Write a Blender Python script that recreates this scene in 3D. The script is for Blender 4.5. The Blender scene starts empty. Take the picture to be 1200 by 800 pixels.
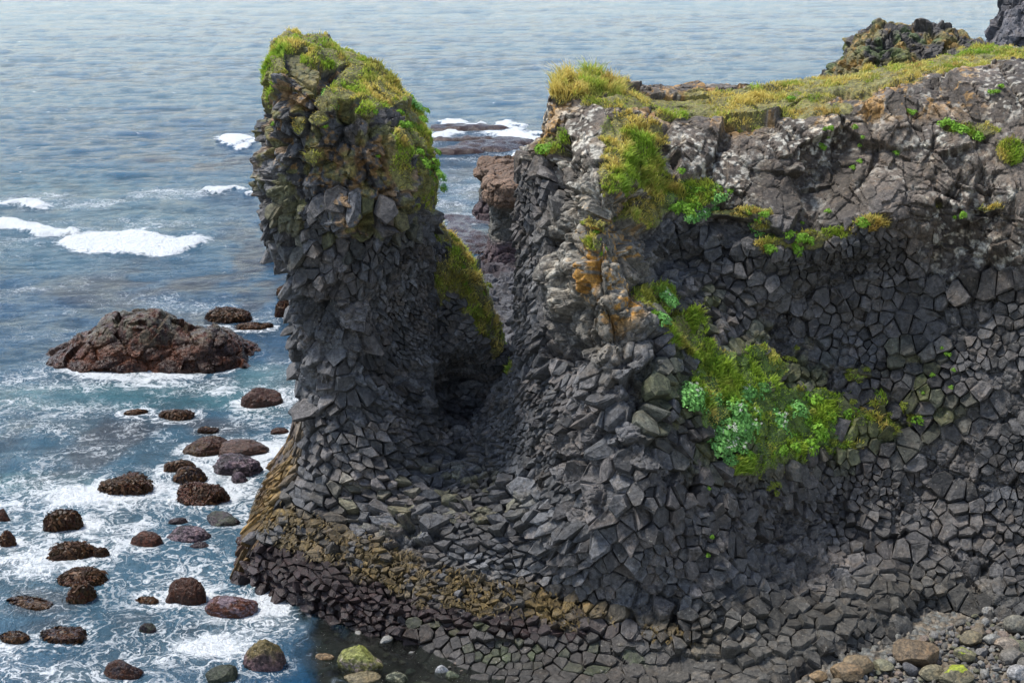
import bpy, math, random
import numpy as np

RNG = np.random.default_rng(7)
random.seed(7)
C = bpy.context.scene.collection
f32 = np.float32

# ------------------------------------------------------------------ camera
FPX = 600.0 / math.tan(math.radians(20.0))
TH = math.radians(17.0)
CT, ST = math.cos(TH), math.sin(TH)
HC = 22.0


def at(px, py, Y):
    """world point seen at photo position (px,py) standing at world depth Y"""
    px = np.asarray(px, float); py = np.asarray(py, float); Y = np.asarray(Y, float)
    u = (400 - py) / FPX
    s = Y / (CT + u * ST)
    return np.stack(np.broadcast_arrays((px - 600) / FPX * s, Y, HC + s * (u * CT - ST)), -1)


def at_z(px, py, z=0.0):
    u = (400 - py) / FPX
    s = (z - HC) / (u * CT - ST)
    return np.array([(px - 600) / FPX * s, s * (CT + u * ST), z])


def proj(P):
    X, Y, Z = P[:, 0], P[:, 1], P[:, 2] - HC
    fw = Y * CT - Z * ST
    up = Y * ST + Z * CT
    return 600 + FPX * X / fw, 400 - FPX * up / fw


# ------------------------------------------------------------------ noise
def hsh(ix, iy, iz, seed):
    h = (ix.astype(np.uint32) * np.uint32(374761393)) ^ (iy.astype(np.uint32) * np.uint32(668265263)) \
        ^ (iz.astype(np.uint32) * np.uint32(2147483647)) ^ np.uint32((seed * 974634777) & 0xffffffff)
    h = (h ^ (h >> np.uint32(13))) * np.uint32(1274126177)
    h = (h ^ (h >> np.uint32(16))) * np.uint32(2246822519)
    return h ^ (h >> np.uint32(15))


def h01(h):
    return (h & np.uint32(0xffffff)).astype(f32) / f32(16777216.0)


def vnoise(P, seed):
    i = np.floor(P).astype(np.int32)
    fr = (P - i).astype(f32)
    w = fr * fr * fr * (fr * (fr * 6 - 15) + 10)
    out = 0
    for dx in (0, 1):
        wx = w[:, 0] if dx else 1 - w[:, 0]
        for dy in (0, 1):
            wy = w[:, 1] if dy else 1 - w[:, 1]
            for dz in (0, 1):
                wz = w[:, 2] if dz else 1 - w[:, 2]
                out = out + wx * wy * wz * h01(hsh(i[:, 0] + dx, i[:, 1] + dy, i[:, 2] + dz, seed))
    return out


def fbm(P, size, octv=3, seed=1, gain=0.5):
    """0..1, mean 0.5; size = feature size in metres (scalar or 3-vector)"""
    q = (P / np.asarray(size, f32)).astype(f32)
    a, t, o = 1.0, 0.0, 0
    for k in range(octv):
        o = o + a * vnoise(q + 17.3 * k, seed + k * 31)
        t += a; a *= gain; q = q * f32(2.03)
    return o / t


def sstep(a, b, x):
    t = np.clip((x - a) / (b - a), 0, 1)
    return t * t * (3 - 2 * t)


OFFS = [(a, b, c) for a in (-1, 0, 1) for b in (-1, 0, 1) for c in (-1, 0, 1)]


def voronoi(P, size, seed, jit=0.9):
    """nearest cell centre, edge distance, direction to the nearest edge, three randoms (metres)"""
    S = np.asarray(size, f32) * np.ones(3, f32)
    Q = (P / S).astype(f32)
    I = np.floor(Q).astype(np.int32)
    n = len(P)
    best = np.full(n, 1e9, f32); c1 = np.zeros((n, 3), f32); hb = np.zeros(n, np.uint32)

    def cell(o):
        J = I + np.array(o, np.int32)
        h = hsh(J[:, 0], J[:, 1], J[:, 2], seed)
        h2 = hsh(J[:, 1], J[:, 2], J[:, 0], seed + 5); h3 = hsh(J[:, 2], J[:, 0], J[:, 1], seed + 9)
        pt = np.stack([J[:, 0] + .5 + jit * (h01(h) - .5), J[:, 1] + .5 + jit * (h01(h2) - .5), J[:, 2] + .5 + jit * (h01(h3) - .5)], 1).astype(f32)
        return pt, h
    for o in OFFS:
        pt, h = cell(o)
        d = ((pt - Q) ** 2).sum(1)
        m = d < best
        best[m] = d[m]; c1[m] = pt[m]; hb[m] = h[m]
    e = np.full(n, 1e9, f32); dr = np.zeros((n, 3), f32)
    for o in OFFS:
        pt, h = cell(o)
        v = (pt - c1) * S
        L = np.sqrt((v ** 2).sum(1))
        ok = L > 1e-4
        v = v / np.maximum(L, 1e-4)[:, None]
        dd = (((pt + c1) * .5 - Q) * S * v).sum(1)
        m = ok & (dd < e)
        e[m] = dd[m]; dr[m] = v[m]
    r = [h01(hsh(hb, hb, hb, k)) for k in (3, 11, 23, 37, 41)]
    return c1 * S, np.maximum(e, 0), dr, r


# ------------------------------------------------------------------ surface nets
def surface_nets(D, org, h):
    nx, ny, nz = D.shape
    S = D < 0
    cs = np.zeros((nx - 1, ny - 1, nz - 1), np.uint8)
    for a in (0, 1):
        for b in (0, 1):
            for c in (0, 1):
                cs += S[a:nx - 1 + a, b:ny - 1 + b, c:nz - 1 + c]
    act = np.argwhere((cs > 0) & (cs < 8))
    idx = np.full(cs.shape, -1, np.int64)
    idx[act[:, 0], act[:, 1], act[:, 2]] = np.arange(len(act))
    acc = np.zeros((len(act), 3)); cnt = np.zeros(len(act))
    corners = [(a, b, c) for a in (0, 1) for b in (0, 1) for c in (0, 1)]
    for i, p in enumerate(corners):
        for q in corners[i + 1:]:
            if sum(abs(p[k] - q[k]) for k in range(3)) != 1:
                continue
            dp = D[act[:, 0] + p[0], act[:, 1] + p[1], act[:, 2] + p[2]]
            dq = D[act[:, 0] + q[0], act[:, 1] + q[1], act[:, 2] + q[2]]
            m = (dp < 0) != (dq < 0)
            t = np.where(m, dp / np.where(m, dp - dq, 1), 0)
            acc[m] += (np.array(p) + t[:, None] * (np.array(q) - np.array(p)))[m]
            cnt += m
    V = (act + acc / cnt[:, None]) * h + np.array(org)
    F = []
    for ax in range(3):
        A = [slice(None)] * 3; B = [slice(None)] * 3
        A[ax] = slice(0, -1); B[ax] = slice(1, None)
        s0, s1 = S[tuple(A)], S[tuple(B)]
        e = np.argwhere(s0 != s1)
        o1, o2 = [(1, 2), (2, 0), (0, 1)][ax]
        ok = (e[:, o1] > 0) & (e[:, o2] > 0) & (e[:, o1] < D.shape[o1] - 1) & (e[:, o2] < D.shape[o2] - 1)
        e = e[ok]
        q = []
        for d1, d2 in ((-1, -1), (0, -1), (0, 0), (-1, 0)):
            c = e.copy(); c[:, o1] += d1; c[:, o2] += d2
            q.append(idx[c[:, 0], c[:, 1], c[:, 2]])
        q = np.stack(q, 1)
        flip = ~s0[e[:, 0], e[:, 1], e[:, 2]]
        q[flip] = q[flip][:, ::-1]
        F.append(q)
    return V, np.concatenate(F)


def edges_of(F):
    E = np.concatenate([F[:, [0, 1]], F[:, [1, 2]], F[:, [2, 3]], F[:, [3, 0]]])
    E.sort(1)
    return E


def smooth(V, F, it=1, lam=0.5):
    n = len(V)
    E = edges_of(F)
    key = np.unique(E[:, 0] * n + E[:, 1]); a, b = key // n, key % n
    deg = np.bincount(a, minlength=n) + np.bincount(b, minlength=n)
    deg = np.maximum(deg, 1)
    for _ in range(it):
        M = np.stack([np.bincount(a, V[b, k], n) + np.bincount(b, V[a, k], n) for k in range(3)], 1) / deg[:, None]
        V = V + lam * (M - V)
    return V


def subdiv(V, F):
    n = len(V)
    E = edges_of(F)
    key = E[:, 0] * n + E[:, 1]
    uq, inv = np.unique(key, return_inverse=True)
    mid = (V[uq // n] + V[uq % n]) * .5
    fc = V[F].mean(1)
    m = len(F)
    e = [n + inv[k * m:(k + 1) * m] for k in range(4)]
    c = n + len(uq) + np.arange(m)
    NF = np.concatenate([np.stack([F[:, 0], e[0], c, e[3]], 1), np.stack([e[0], F[:, 1], e[1], c], 1),
                         np.stack([c, e[1], F[:, 2], e[2]], 1), np.stack([e[3], c, e[2], F[:, 3]], 1)])
    return np.concatenate([V, mid, fc]), NF


def vnormals(V, F):
    n = np.cross(V[F[:, 2]] - V[F[:, 0]], V[F[:, 3]] - V[F[:, 1]])
    N = np.zeros_like(V)
    for k in range(3):
        N[:, k] = sum(np.bincount(F[:, j], n[:, k], len(V)) for j in range(4))
    return N / np.maximum(np.linalg.norm(N, axis=1), 1e-9)[:, None]


# ------------------------------------------------------------------ blender mesh helpers
def mesh_obj(name, V, F, mat, attrs=None, parent=None, smooth_sh=False, link=True, tris=None):
    F = np.asarray(F); k = F.shape[1]
    li = np.ascontiguousarray(F, np.int32).ravel(); ls = np.arange(0, F.size, k, dtype=np.int32); lt = np.full(len(F), k, np.int32)
    if tris is not None and len(tris):
        T = np.ascontiguousarray(tris, np.int32)
        ls = np.r_[ls, F.size + np.arange(0, T.size, 3, dtype=np.int32)].astype(np.int32); lt = np.r_[lt, np.full(len(T), 3, np.int32)].astype(np.int32)
        li = np.r_[li, T.ravel()].astype(np.int32)
    me = bpy.data.meshes.new(name)
    me.vertices.add(len(V)); me.vertices.foreach_set('co', np.ascontiguousarray(V, f32).ravel())
    me.loops.add(len(li)); me.loops.foreach_set('vertex_index', li)
    me.polygons.add(len(ls))
    me.polygons.foreach_set('loop_start', ls)
    try:
        me.polygons.foreach_set('loop_total', lt)
    except Exception:
        pass
    me.polygons.foreach_set('use_smooth', np.full(len(ls), smooth_sh, bool))
    for an, av in (attrs or {}).items():
        av = np.asarray(av, f32)
        if av.ndim == 2:
            a = me.attributes.new(an, 'FLOAT_COLOR', 'POINT')
            a.data.foreach_set('color', np.concatenate([av, np.ones((len(av), 1), f32)], 1).ravel())
        else:
            a = me.attributes.new(an, 'FLOAT', 'POINT'); a.data.foreach_set('value', av)
    me.update(); me.validate()
    if mat: me.materials.append(mat)
    o = bpy.data.objects.new(name, me)
    if link: C.objects.link(o)
    if parent: o.parent = parent
    return o


def tag(o, label=None, cat=None, group=None, kind=None):
    if label: o['label'] = label
    if cat: o['category'] = cat
    if group: o['group'] = group
    if kind: o['kind'] = kind
    return o


# ------------------------------------------------------------------ materials
def new_mat(name):
    m = bpy.data.materials.new(name); m.use_nodes = True
    nt = m.node_tree; nt.nodes.clear()
    out = nt.nodes.new('ShaderNodeOutputMaterial')
    return m, nt, out


def N(nt, t, **kw):
    n = nt.nodes.new(t)
    for k, v in kw.items():
        if k.startswith('i_'):
            n.inputs[k[2:].replace('_', ' ')].default_value = v
        else:
            setattr(n, k, v)
    return n


def math_n(nt, op, a, b=None, c=None, clamp=False):
    n = nt.nodes.new('ShaderNodeMath'); n.operation = op; n.use_clamp = clamp
    for i, v in enumerate((a, b, c)):
        if v is None: continue
        if isinstance(v, (int, float)): n.inputs[i].default_value = v
        else: nt.links.new(v, n.inputs[i])
    return n.outputs[0]


def mixc(nt, fac, a, b, mode='MIX'):
    n = nt.nodes.new('ShaderNodeMix'); n.data_type = 'RGBA'; n.blend_type = mode
    for s, v in ((n.inputs[0], fac), (n.inputs[6], a), (n.inputs[7], b)):
        if isinstance(v, (int, float)): s.default_value = v
        elif isinstance(v, tuple): s.default_value = (*v, 1)
        else: nt.links.new(v, s)
    return n.outputs[2]


def maprange(nt, v, a, b, c=0., d=1., smooth_=True):
    n = nt.nodes.new('ShaderNodeMapRange'); n.interpolation_type = 'SMOOTHSTEP' if smooth_ else 'LINEAR'
    nt.links.new(v, n.inputs[0])
    for i, x in zip((1, 2, 3, 4), (a, b, c, d)): n.inputs[i].default_value = x
    return n.outputs[0]


def rock_material(name, bump=0.35, grain=1.0, spec=.4, stain_=.35, crust_=.0):
    m, nt, out = new_mat(name)
    L = nt.links.new
    tc = N(nt, 'ShaderNodeTexCoord')
    at_ = N(nt, 'ShaderNodeAttribute', attribute_name='col')
    wet = N(nt, 'ShaderNodeAttribute', attribute_name='wet')
    n1 = N(nt, 'ShaderNodeTexNoise', i_Scale=7.0 * grain, i_Detail=6.0, i_Roughness=0.65)
    n2 = N(nt, 'ShaderNodeTexNoise', i_Scale=26.0 * grain, i_Detail=5.0, i_Roughness=0.7)
    for n in (n1, n2): L(tc.outputs['Object'], n.inputs['Vector'])
    v1 = maprange(nt, n1.outputs['Fac'], .3, .7, .45, 1.6)
    v2 = maprange(nt, n2.outputs['Fac'], .3, .7, .65, 1.35)
    v = math_n(nt, 'MULTIPLY', v1, v2)
    hsv = N(nt, 'ShaderNodeHueSaturation')
    L(at_.outputs['Color'], hsv.inputs['Color']); L(v, hsv.inputs['Value'])
    n3 = N(nt, 'ShaderNodeTexNoise', i_Scale=1.7 * grain, i_Detail=6.0, i_Roughness=0.7); L(tc.outputs['Object'], n3.inputs['Vector'])
    stain = mixc(nt, maprange(nt, n3.outputs['Fac'], .5, .62, 0, stain_), hsv.outputs[0], (1.25, .98, .68), 'MULTIPLY')
    n4 = N(nt, 'ShaderNodeTexNoise', i_Scale=11.0 * grain, i_Detail=3.0, i_Roughness=0.6); L(tc.outputs['Object'], n4.inputs['Vector'])
    crust = mixc(nt, maprange(nt, math_n(nt, 'ADD', n4.outputs['Fac'], math_n(nt, 'MULTIPLY', math_n(nt, 'SUBTRACT', n3.outputs['Fac'], .5), .35)), .66, .71, 0, crust_), stain, (.21, .20, .175))
    bs = N(nt, 'ShaderNodeBsdfPrincipled')
    L(crust, bs.inputs['Base Color'])
    r = maprange(nt, wet.outputs['Fac'], 0, 1, .72, .24)
    r2 = math_n(nt, 'ADD', r, math_n(nt, 'MULTIPLY', math_n(nt, 'SUBTRACT', n1.outputs['Fac'], .5), .3))
    L(r2, bs.inputs['Roughness'])
    bs.inputs['Specular IOR Level'].default_value = spec
    b1 = N(nt, 'ShaderNodeBump', i_Strength=bump, i_Distance=0.09)
    b2 = N(nt, 'ShaderNodeBump', i_Strength=bump, i_Distance=0.03)
    L(n1.outputs['Fac'], b1.inputs['Height']); L(n2.outputs['Fac'], b2.inputs['Height'])
    L(b1.outputs[0], b2.inputs['Normal']); L(b2.outputs[0], bs.inputs['Normal'])
    L(bs.outputs[0], out.inputs[0])
    return m


def leaf_material(name, trans=0.3):
    m, nt, out = new_mat(name)
    a = N(nt, 'ShaderNodeAttribute', attribute_name='col')
    d = N(nt, 'ShaderNodeBsdfPrincipled', i_Roughness=0.6)
    d.inputs['Specular IOR Level'].default_value = 0.25
    t = N(nt, 'ShaderNodeBsdfTranslucent')
    nt.links.new(a.outputs['Color'], d.inputs['Base Color']); nt.links.new(a.outputs['Color'], t.inputs['Color'])
    mx = N(nt, 'ShaderNodeMixShader'); mx.inputs[0].default_value = trans
    nt.links.new(d.outputs[0], mx.inputs[1]); nt.links.new(t.outputs[0], mx.inputs[2])
    nt.links.new(mx.outputs[0], out.inputs[0])
    return m


M_ROCK = rock_material('basalt_rock', 0.8, crust_=.7)
M_SEAROCK = rock_material('weedy_sea_rock', 0.7, 1.2, .22)
M_COBBLE = rock_material('rounded_stone', 0.25, 1.6)
M_GRASS = leaf_material('grass_blades', 0.35)
M_LEAF = leaf_material('plant_leaves', 0.25)
M_WEED = leaf_material('seaweed_fronds', 0.1)
M_KELP = leaf_material('wet_kelp', 0.0)
M_KELP.node_tree.nodes['Principled BSDF'].inputs['Roughness'].default_value = .5
M_KELP.node_tree.nodes['Principled BSDF'].inputs['Specular IOR Level'].default_value = .18

# ------------------------------------------------------------------ base shapes of the headland


def tps(pts, vals, reg=0.02):
    pts = np.asarray(pts, float); vals = np.asarray(vals, float); n = len(pts)
    d = np.linalg.norm(pts[:, None] - pts[None], axis=2)
    K = np.where(d > 0, d * d * np.log(d + 1e-12), 0) + reg * np.eye(n)
    P = np.c_[np.ones(n), pts]
    A = np.block([[K, P], [P.T, np.zeros((3, 3))]])
    w = np.linalg.solve(A, np.r_[vals, 0, 0, 0])

    def ev(q):
        out = np.empty(len(q))
        for i in range(0, len(q), 20000):
            b = q[i:i + 20000]
            dd = np.linalg.norm(b[:, None] - pts[None], axis=2)
            out[i:i + 20000] = np.where(dd > 0, dd * dd * np.log(dd + 1e-12), 0) @ w[:n] + w[n] + b @ w[n + 1:]
        return out
    return ev


def smin(a, b, k):
    h = np.clip(.5 + .5 * (b - a) / k, 0, 1)
    return b + (a - b) * h - k * h * (1 - h)


def smax(a, b, k):
    return -smin(-a, -b, k)


FRONT = [  # photo x, photo y, depth of the rock surface there
    (290, 690, 43.4), (340, 708, 42.3), (400, 731, 40.75), (480, 755, 39.5), (560, 775, 38.6), (640, 785, 38.2), (720, 788, 38.0), (790, 788, 37.8), (400, 690, 41.3), (480, 715, 40.1), (560, 728, 39.3), (640, 740, 38.9), (720, 745, 38.7),
    (300, 640, 43.8), (350, 640, 43.2), (400, 650, 42.4), (480, 660, 41.7), (560, 670, 40.9), (620, 690, 40.3),
    (320, 590, 44.6), (400, 590, 44.0), (480, 590, 43.6), (560, 600, 42.8), (620, 600, 41.9),
    (360, 545, 45.6), (430, 550, 45.4), (500, 555, 45.0), (560, 560, 44.5), (610, 550, 43.6),
    (430, 520, 46.6), (500, 524, 46.9), (545, 518, 46.8), (580, 495, 46.4),
    (600, 460, 45.8), (610, 420, 45.9), (612, 350, 46.8), (618, 280, 47.4), (620, 220, 48), (632, 150, 48.6), (642, 115, 49),
    (650, 500, 42.6), (650, 450, 43.6), (645, 400, 44.6), (650, 350, 45), (655, 300, 45.2), (660, 250, 45.8), (660, 200, 47),
    (650, 600, 41.0), (650, 660, 40.6), (650, 705, 39.9), (700, 712, 39.6), (690, 670, 39.6),
    (720, 650, 39.3), (720, 600, 39.5), (720, 550, 40.0), (720, 500, 40.6), (720, 450, 41.5), (780, 650, 39.3), (780, 710, 39.2), (775, 748, 38.5),
    (700, 400, 42.4), (700, 350, 42.8), (700, 300, 43.2), (700, 250, 43.8), (700, 205, 44.8),
    (740, 330, 43.6), (735, 250, 44.8), (760, 400, 42.6), (790, 450, 42.0), (795, 500, 41.0), (820, 560, 40.6), (830, 620, 40.0), (830, 680, 39.4), (840, 740, 38.5), (860, 780, 37.9),
    (690, 185, 46), (700, 150, 48), (720, 112, 49.5), (690, 115, 49.3),
    (760, 200, 47.5), (765, 250, 46.5), (790, 160, 49.0), (820, 220, 47.6), (820, 262, 46.9),
    (795, 300, 46.9), (850, 300, 47.3), (880, 340, 46.9), (900, 282, 46.5), (900, 200, 48.2), (900, 150, 49.2), (850, 170, 49),
    (950, 275, 46.3), (1020, 264, 46.2), (950, 310, 47.1), (1010, 310, 46.9), (1060, 310, 46.9), (950, 340, 47.2), (1000, 350, 47.0),
    (950, 230, 48.3), (950, 180, 48.9), (1000, 200, 48.3), (1050, 200, 47.9), (1100, 200, 47.4), (1150, 200, 46.8), (1200, 200, 46.4),
    (1000, 130, 49.4), (1100, 110, 49.2), (1200, 120, 48.6),
    (1080, 270, 46.9), (1100, 300, 46.8), (1150, 300, 46), (1200, 300, 45.5),
    (1100, 400, 45.9), (1200, 400, 44.8), (1000, 400, 46.8),
    (800, 360, 44.6), (830, 420, 44.0), (870, 380, 46.0), (900, 440, 44.9), (850, 480, 42.9), (870, 540, 42.0), (950, 480, 45), (1000, 480, 45.3), (950, 540, 44), (930, 400, 46.6),
    (1050, 500, 45.1), (1100, 500, 44.8), (1200, 500, 43.8),
    (950, 610, 43.4), (1000, 615, 43.8), (1050, 620, 43.6), (1100, 610, 43.5), (1200, 600, 42.9),
    (900, 610, 42.0), (900, 680, 40.6), (900, 735, 39.1), (950, 690, 41.0), (950, 750, 38.8), (1000, 680, 41.8), (1000, 735, 39.5), (1050, 680, 42.0), (1050, 730, 39.8), (1100, 690, 41.7), (1150, 690, 41.4), (1200, 690, 41.3), (1200, 725, 40.3),
    (1300, 200, 45.9), (1300, 400, 44), (1300, 600, 42), (1300, 100, 48), (1300, 690, 40.8),
]
fp = np.array(FRONT, float)
W3 = at(fp[:, 0], fp[:, 1], fp[:, 2])
# the same front carried a little under the ground
low = W3[(W3[:, 2] < 1.0)].copy(); low[:, 2] = -1.5
W3 = np.concatenate([W3, low])
F_front = tps(W3[:, [0, 2]], W3[:, 1], 0.05)

h0 = 0.2
xs = np.arange(-13, 25.01, h0); ys = np.arange(35.4, 63, h0); zs = np.arange(-1.6, 19.4, h0)
XX, ZZ = np.meshgrid(xs, zs, indexing='ij')
Fg = F_front(np.c_[XX.ravel(), ZZ.ravel()]).reshape(XX.shape)
Fx = np.gradient(Fg, h0, axis=0); Fz = np.gradient(Fg, h0, axis=1)
Fn = np.sqrt(1 + Fx ** 2 + Fz ** 2)
GX = xs[:, None, None]; GY = ys[None, :, None]; GZ = zs[None, None, :]
a = ((Fg / Fn)[:, None, :] - GY / Fn[:, None, :]).astype(f32)

# left limit of the cliff / saddle by height
lim = [(272, 725, 44), (272, 685, 44), (285, 630, 44.5), (316, 570, 45), (360, 545, 46), (400, 530, 46.6), (440, 524, 47), (510, 524, 47), (545, 516, 47), (572, 496, 47), (588, 465, 47), (597, 425, 47),
       (602, 350, 47.5), (608, 300, 47.5), (609, 240, 48), (612, 190, 48), (622, 150, 48.5), (632, 112, 49), (640, 85, 49.5)]
lw = np.array([at(*p) for p in lim])
o_ = np.argsort(lw[:, 2])
Lz = np.interp(zs, lw[o_, 2], lw[o_, 0])
b = (Lz[None, None, :] + .12 * np.maximum(GY - 48, 0) - GX).astype(f32) * .8

# top of the cliff
TOP = [(640, 105, 50), (655, 97, 50), (690, 99, 50.5), (720, 102, 51), (760, 107, 52), (800, 103, 53), (850, 99, 54), (900, 99, 55), (940, 92, 55.5), (975, 93, 56), (1000, 89, 57), (1060, 76, 58), (1100, 70, 59), (1150, 62, 60), (1200, 52, 61),
       (650, 118, 48.8), (690, 117, 48.8), (760, 125, 50), (800, 140, 50), (850, 135, 50.2), (900, 135, 50.2), (950, 132, 50.4), (980, 112, 51), (1050, 96, 51), (1100, 90, 51), (1150, 86, 51), (1200, 92, 50.4), (1300, 90, 50.4), (1300, 45, 61)]
tp = np.array([at(*p) for p in TOP])
T_top = tps(tp[:, :2], tp[:, 2], 0.3)
XY, YY = np.meshgrid(xs, ys, indexing='ij')
Tg = np.clip(T_top(np.c_[XY.ravel(), YY.ravel()]).reshape(XY.shape), 10, 18.2)
c = (GZ - Tg[:, :, None]).astype(f32) * .95
Bx = np.interp(xs, [-2.5, 0, 1.5, 4, 12, 20], [48.6, 48.8, 51.5, 53.5, 57, 62])
bk = (GY - Bx[:, None, None]) * np.ones_like(a)
d_cliff = smax(smax(a, b, .5), smax(c, bk.astype(f32), .3), .35)
del b, c, bk, a


def loft(rows, top=None, pw=2.4):
    """rows: photo y, left x, right x, centre depth, half depth"""
    r = []
    for py, l, rr, Y, ry in rows:
        A, B = at(l, py, Y), at(rr, py, Y)
        r.append((A[2], (A[0] + B[0]) / 2, (B[0] - A[0]) / 2, Y, ry))
    r = np.array(sorted(r))
    cx, rx, cy, ry = (np.interp(zs, r[:, 0], r[:, k]) for k in (1, 2, 3, 4))
    q = (np.abs((GX - cx) / rx) ** pw + np.abs((GY - cy) / ry) ** pw) ** (1 / pw)
    return ((q - 1) * np.minimum(rx, ry)).astype(f32)


STACK = [(30, 306, 474, 49.0, 2.8), (60, 306, 482, 49.0, 2.9), (100, 310, 491, 48.9, 3.1), (150, 309, 504, 48.8, 3.2), (200, 312, 511, 48.6, 3.2), (240, 316, 508, 48.5, 3.0), (270, 326, 503, 48.4, 2.8),
         (300, 333, 506, 48.4, 2.8), (350, 339, 506, 48.3, 2.7), (400, 345, 510, 48.2, 2.7), (450, 348, 515, 48.0, 2.8), (500, 343, 520, 47.8, 3.0), (560, 317, 540, 47.6, 3.6), (620, 286, 560, 47.5, 4.2), (690, 272, 570, 47.4, 4.6), (760, 272, 570, 47, 4.8)]
d_st = loft(STACK)
sk = np.array([at(x, y, 49.5) for x, y in [(290, 90), (303, 66), (318, 48), (335, 37), (380, 50), (410, 66), (440, 79), (470, 105), (490, 131), (505, 158), (515, 190)]])
Ts = np.interp(xs, sk[:, 0], sk[:, 2])
c2 = GZ - (Ts[:, None, None] - .26 * np.maximum(49.5 - GY, 0) - .3 * np.maximum(GY - 50, 0)) + 0 * GZ
d_st = smax(d_st, c2.astype(f32) * .85, .6)
# hollow on the inner side of the stack, and the dark cave
def ell(px, py, Y, rx, ry, rz):
    p = at(px, py, Y)
    q = np.sqrt(((GX - p[0]) / rx) ** 2 + ((GY - p[1]) / ry) ** 2 + ((GZ - p[2]) / rz) ** 2)
    return ((q - 1) * min(rx, ry, rz)).astype(f32)
d_st = smax(d_st, -ell(545, 400, 45.6, 3.3, 2.3, 3.6), .8)
SHOULDER = [(262, 470, 512, 51.6, 1.4), (285, 455, 540, 51.5, 1.8), (320, 450, 560, 51.4, 2.0), (360, 450, 577, 51.3, 2.1), (400, 450, 588, 51.2, 2.2), (440, 450, 596, 51.0, 2.2), (500, 440, 600, 50.6, 2.2), (600, 440, 600, 50, 2.2)]
d_sh = loft(SHOULDER)
ts = at(500, 255, 51.5)[2]
d_sh = smax(d_sh, (GZ - ts + 0 * GX + 0 * GY).astype(f32), .4)
d_all = smin(d_st, d_sh, .5)
d_all = smax(d_all, -ell(543, 456, 49.4, 1.25, 1.7, 1.6), .4)
d_all = smin(d_all, d_cliff, .55)
# small overhang hole under the ledge right of the prow
d_all = smax(d_all, -ell(795, 308, 46.6, 1.0, 1.2, .45), .3)
# undercut at the foot of the front
d_all = smax(d_all, -ell(640, 700, 39.6, 1.3, .6, .35), .3)
# wave-cut pavement round the foot
sh = np.array([at_z(x, y)[:2] for x, y in [(272, 690), (330, 704), (440, 746), (560, 797)]])
nrm = np.array([-(sh[3] - sh[1])[1], (sh[3] - sh[1])[0]]); nrm /= np.linalg.norm(nrm)
if nrm[0] < 0: nrm = -nrm
sd = (XY - sh[2][0]) * nrm[0] + (YY - sh[2][1]) * nrm[1]
Gg = np.where(sd > 0, np.minimum(.05 * sd, .12), .35 * sd) - .5 * sstep(-1.5, -3.5, XY) + .36 * sstep(4.0, 7, XY) * sstep(0, 2.5, sd)
d_gr = (GZ - Gg[:, :, None]).astype(f32) * .9
d_gr = smax(d_gr, (GY - 46 + 0 * GX + 0 * GZ).astype(f32), .3)
d_gr = smax(d_gr, (GX - 9.8 - .9 * (GY - 38.5) + 0 * GZ).astype(f32) * .7, .3)
d_gr = smax(d_gr, (-9.5 - GX + 0 * GY + 0 * GZ).astype(f32), .3)
d_all = smin(d_all, d_gr, .8)
del d_gr, d_st, d_sh, d_cliff, c2
V, F = surface_nets(d_all, (xs[0], ys[0], zs[0]), h0)
del d_all
V = smooth(V, F, 8, .5)
# drop what faces away at the very back
nb = vnormals(V, F)
V, F = subdiv(V, F); V = smooth(V, F, 2, .5)
V, F = subdiv(V, F)
Nn = vnormals(V, F)
print('headland quads', len(F))


# ------------------------------------------------------------------ blocks
def blob(px, py, lst):
    m = np.zeros(len(px), f32)
    for x, y, rx, ry in lst:
        d = ((px - x) / rx) ** 2 + ((py - y) / ry) ** 2
        s = d < 4
        m[s] = np.maximum(m[s], 1 - sstep(.25, 1.6, d[s]))
    return m


ARC = at(548, 335, 46.5)[[0, 2]]


def blocks(P, Nr, size, seed, A, tilt, crack, rnd, shingle=0.0, snap=0.035, warp=0.07, w=0.045, curved=False):
    """moves P into angular joint-bounded blocks; returns new P, block randoms"""
    S = np.asarray(size, f32) * np.ones(3, f32)
    sm = float(S.min())
    wv = np.stack([fbm(P, sm * 2.2, 2, seed + 50 + k) - .5 for k in range(3)], 1) * sm * warp * 2
    Q = P + wv
    if curved:                       # columns that sweep round the saddle: polar frame in the plane of the arch
        dx, dz = Q[:, 0] - ARC[0], Q[:, 2] - ARC[1]
        rr = np.maximum(np.hypot(dx, dz), .3)
        er = np.stack([dx / rr, 0 * rr, dz / rr], 1); et = np.stack([-dz / rr, 0 * rr, dx / rr], 1); ey = np.array([[0, 1., 0]])
        Q = np.stack([rr, np.arctan2(dz, dx) * 4.0, Q[:, 1]], 1)
    c1, e, dr, r = voronoi(Q, S, seed)
    if curved:
        dr = dr[:, 0:1] * er + dr[:, 1:2] * et + dr[:, 2:3] * ey
        dq = Q - c1
        Q = dq[:, 0:1] * er + dq[:, 1:2] * et * (rr / 4.0)[:, None] + dq[:, 2:3] * ey
        c1 = 0 * c1
    # vertices close to a joint are pulled on to it: crisp block edges
    near = e < snap
    tdir = dr - (dr * Nr).sum(1)[:, None] * Nr
    P = P + np.where(near, np.minimum(e, snap), 0)[:, None] * tdir * .9
    tv = np.stack([r[1], r[2], r[3]], 1) * 2 - 1
    rel = Q - c1
    rel = rel - (rel * Nr).sum(1)[:, None] * Nr
    h = A * (r[0] * 2 - 1) + tilt * (tv * rel).sum(1) - shingle * rel[:, 2]
    en = np.clip(e / (.5 * sm), 0, 1)
    h = h - rnd * sm * (1 - en) ** 2.5
    h = h - crack * np.exp(-e / w)
    return P + h[:, None] * Nr, r, e


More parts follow.
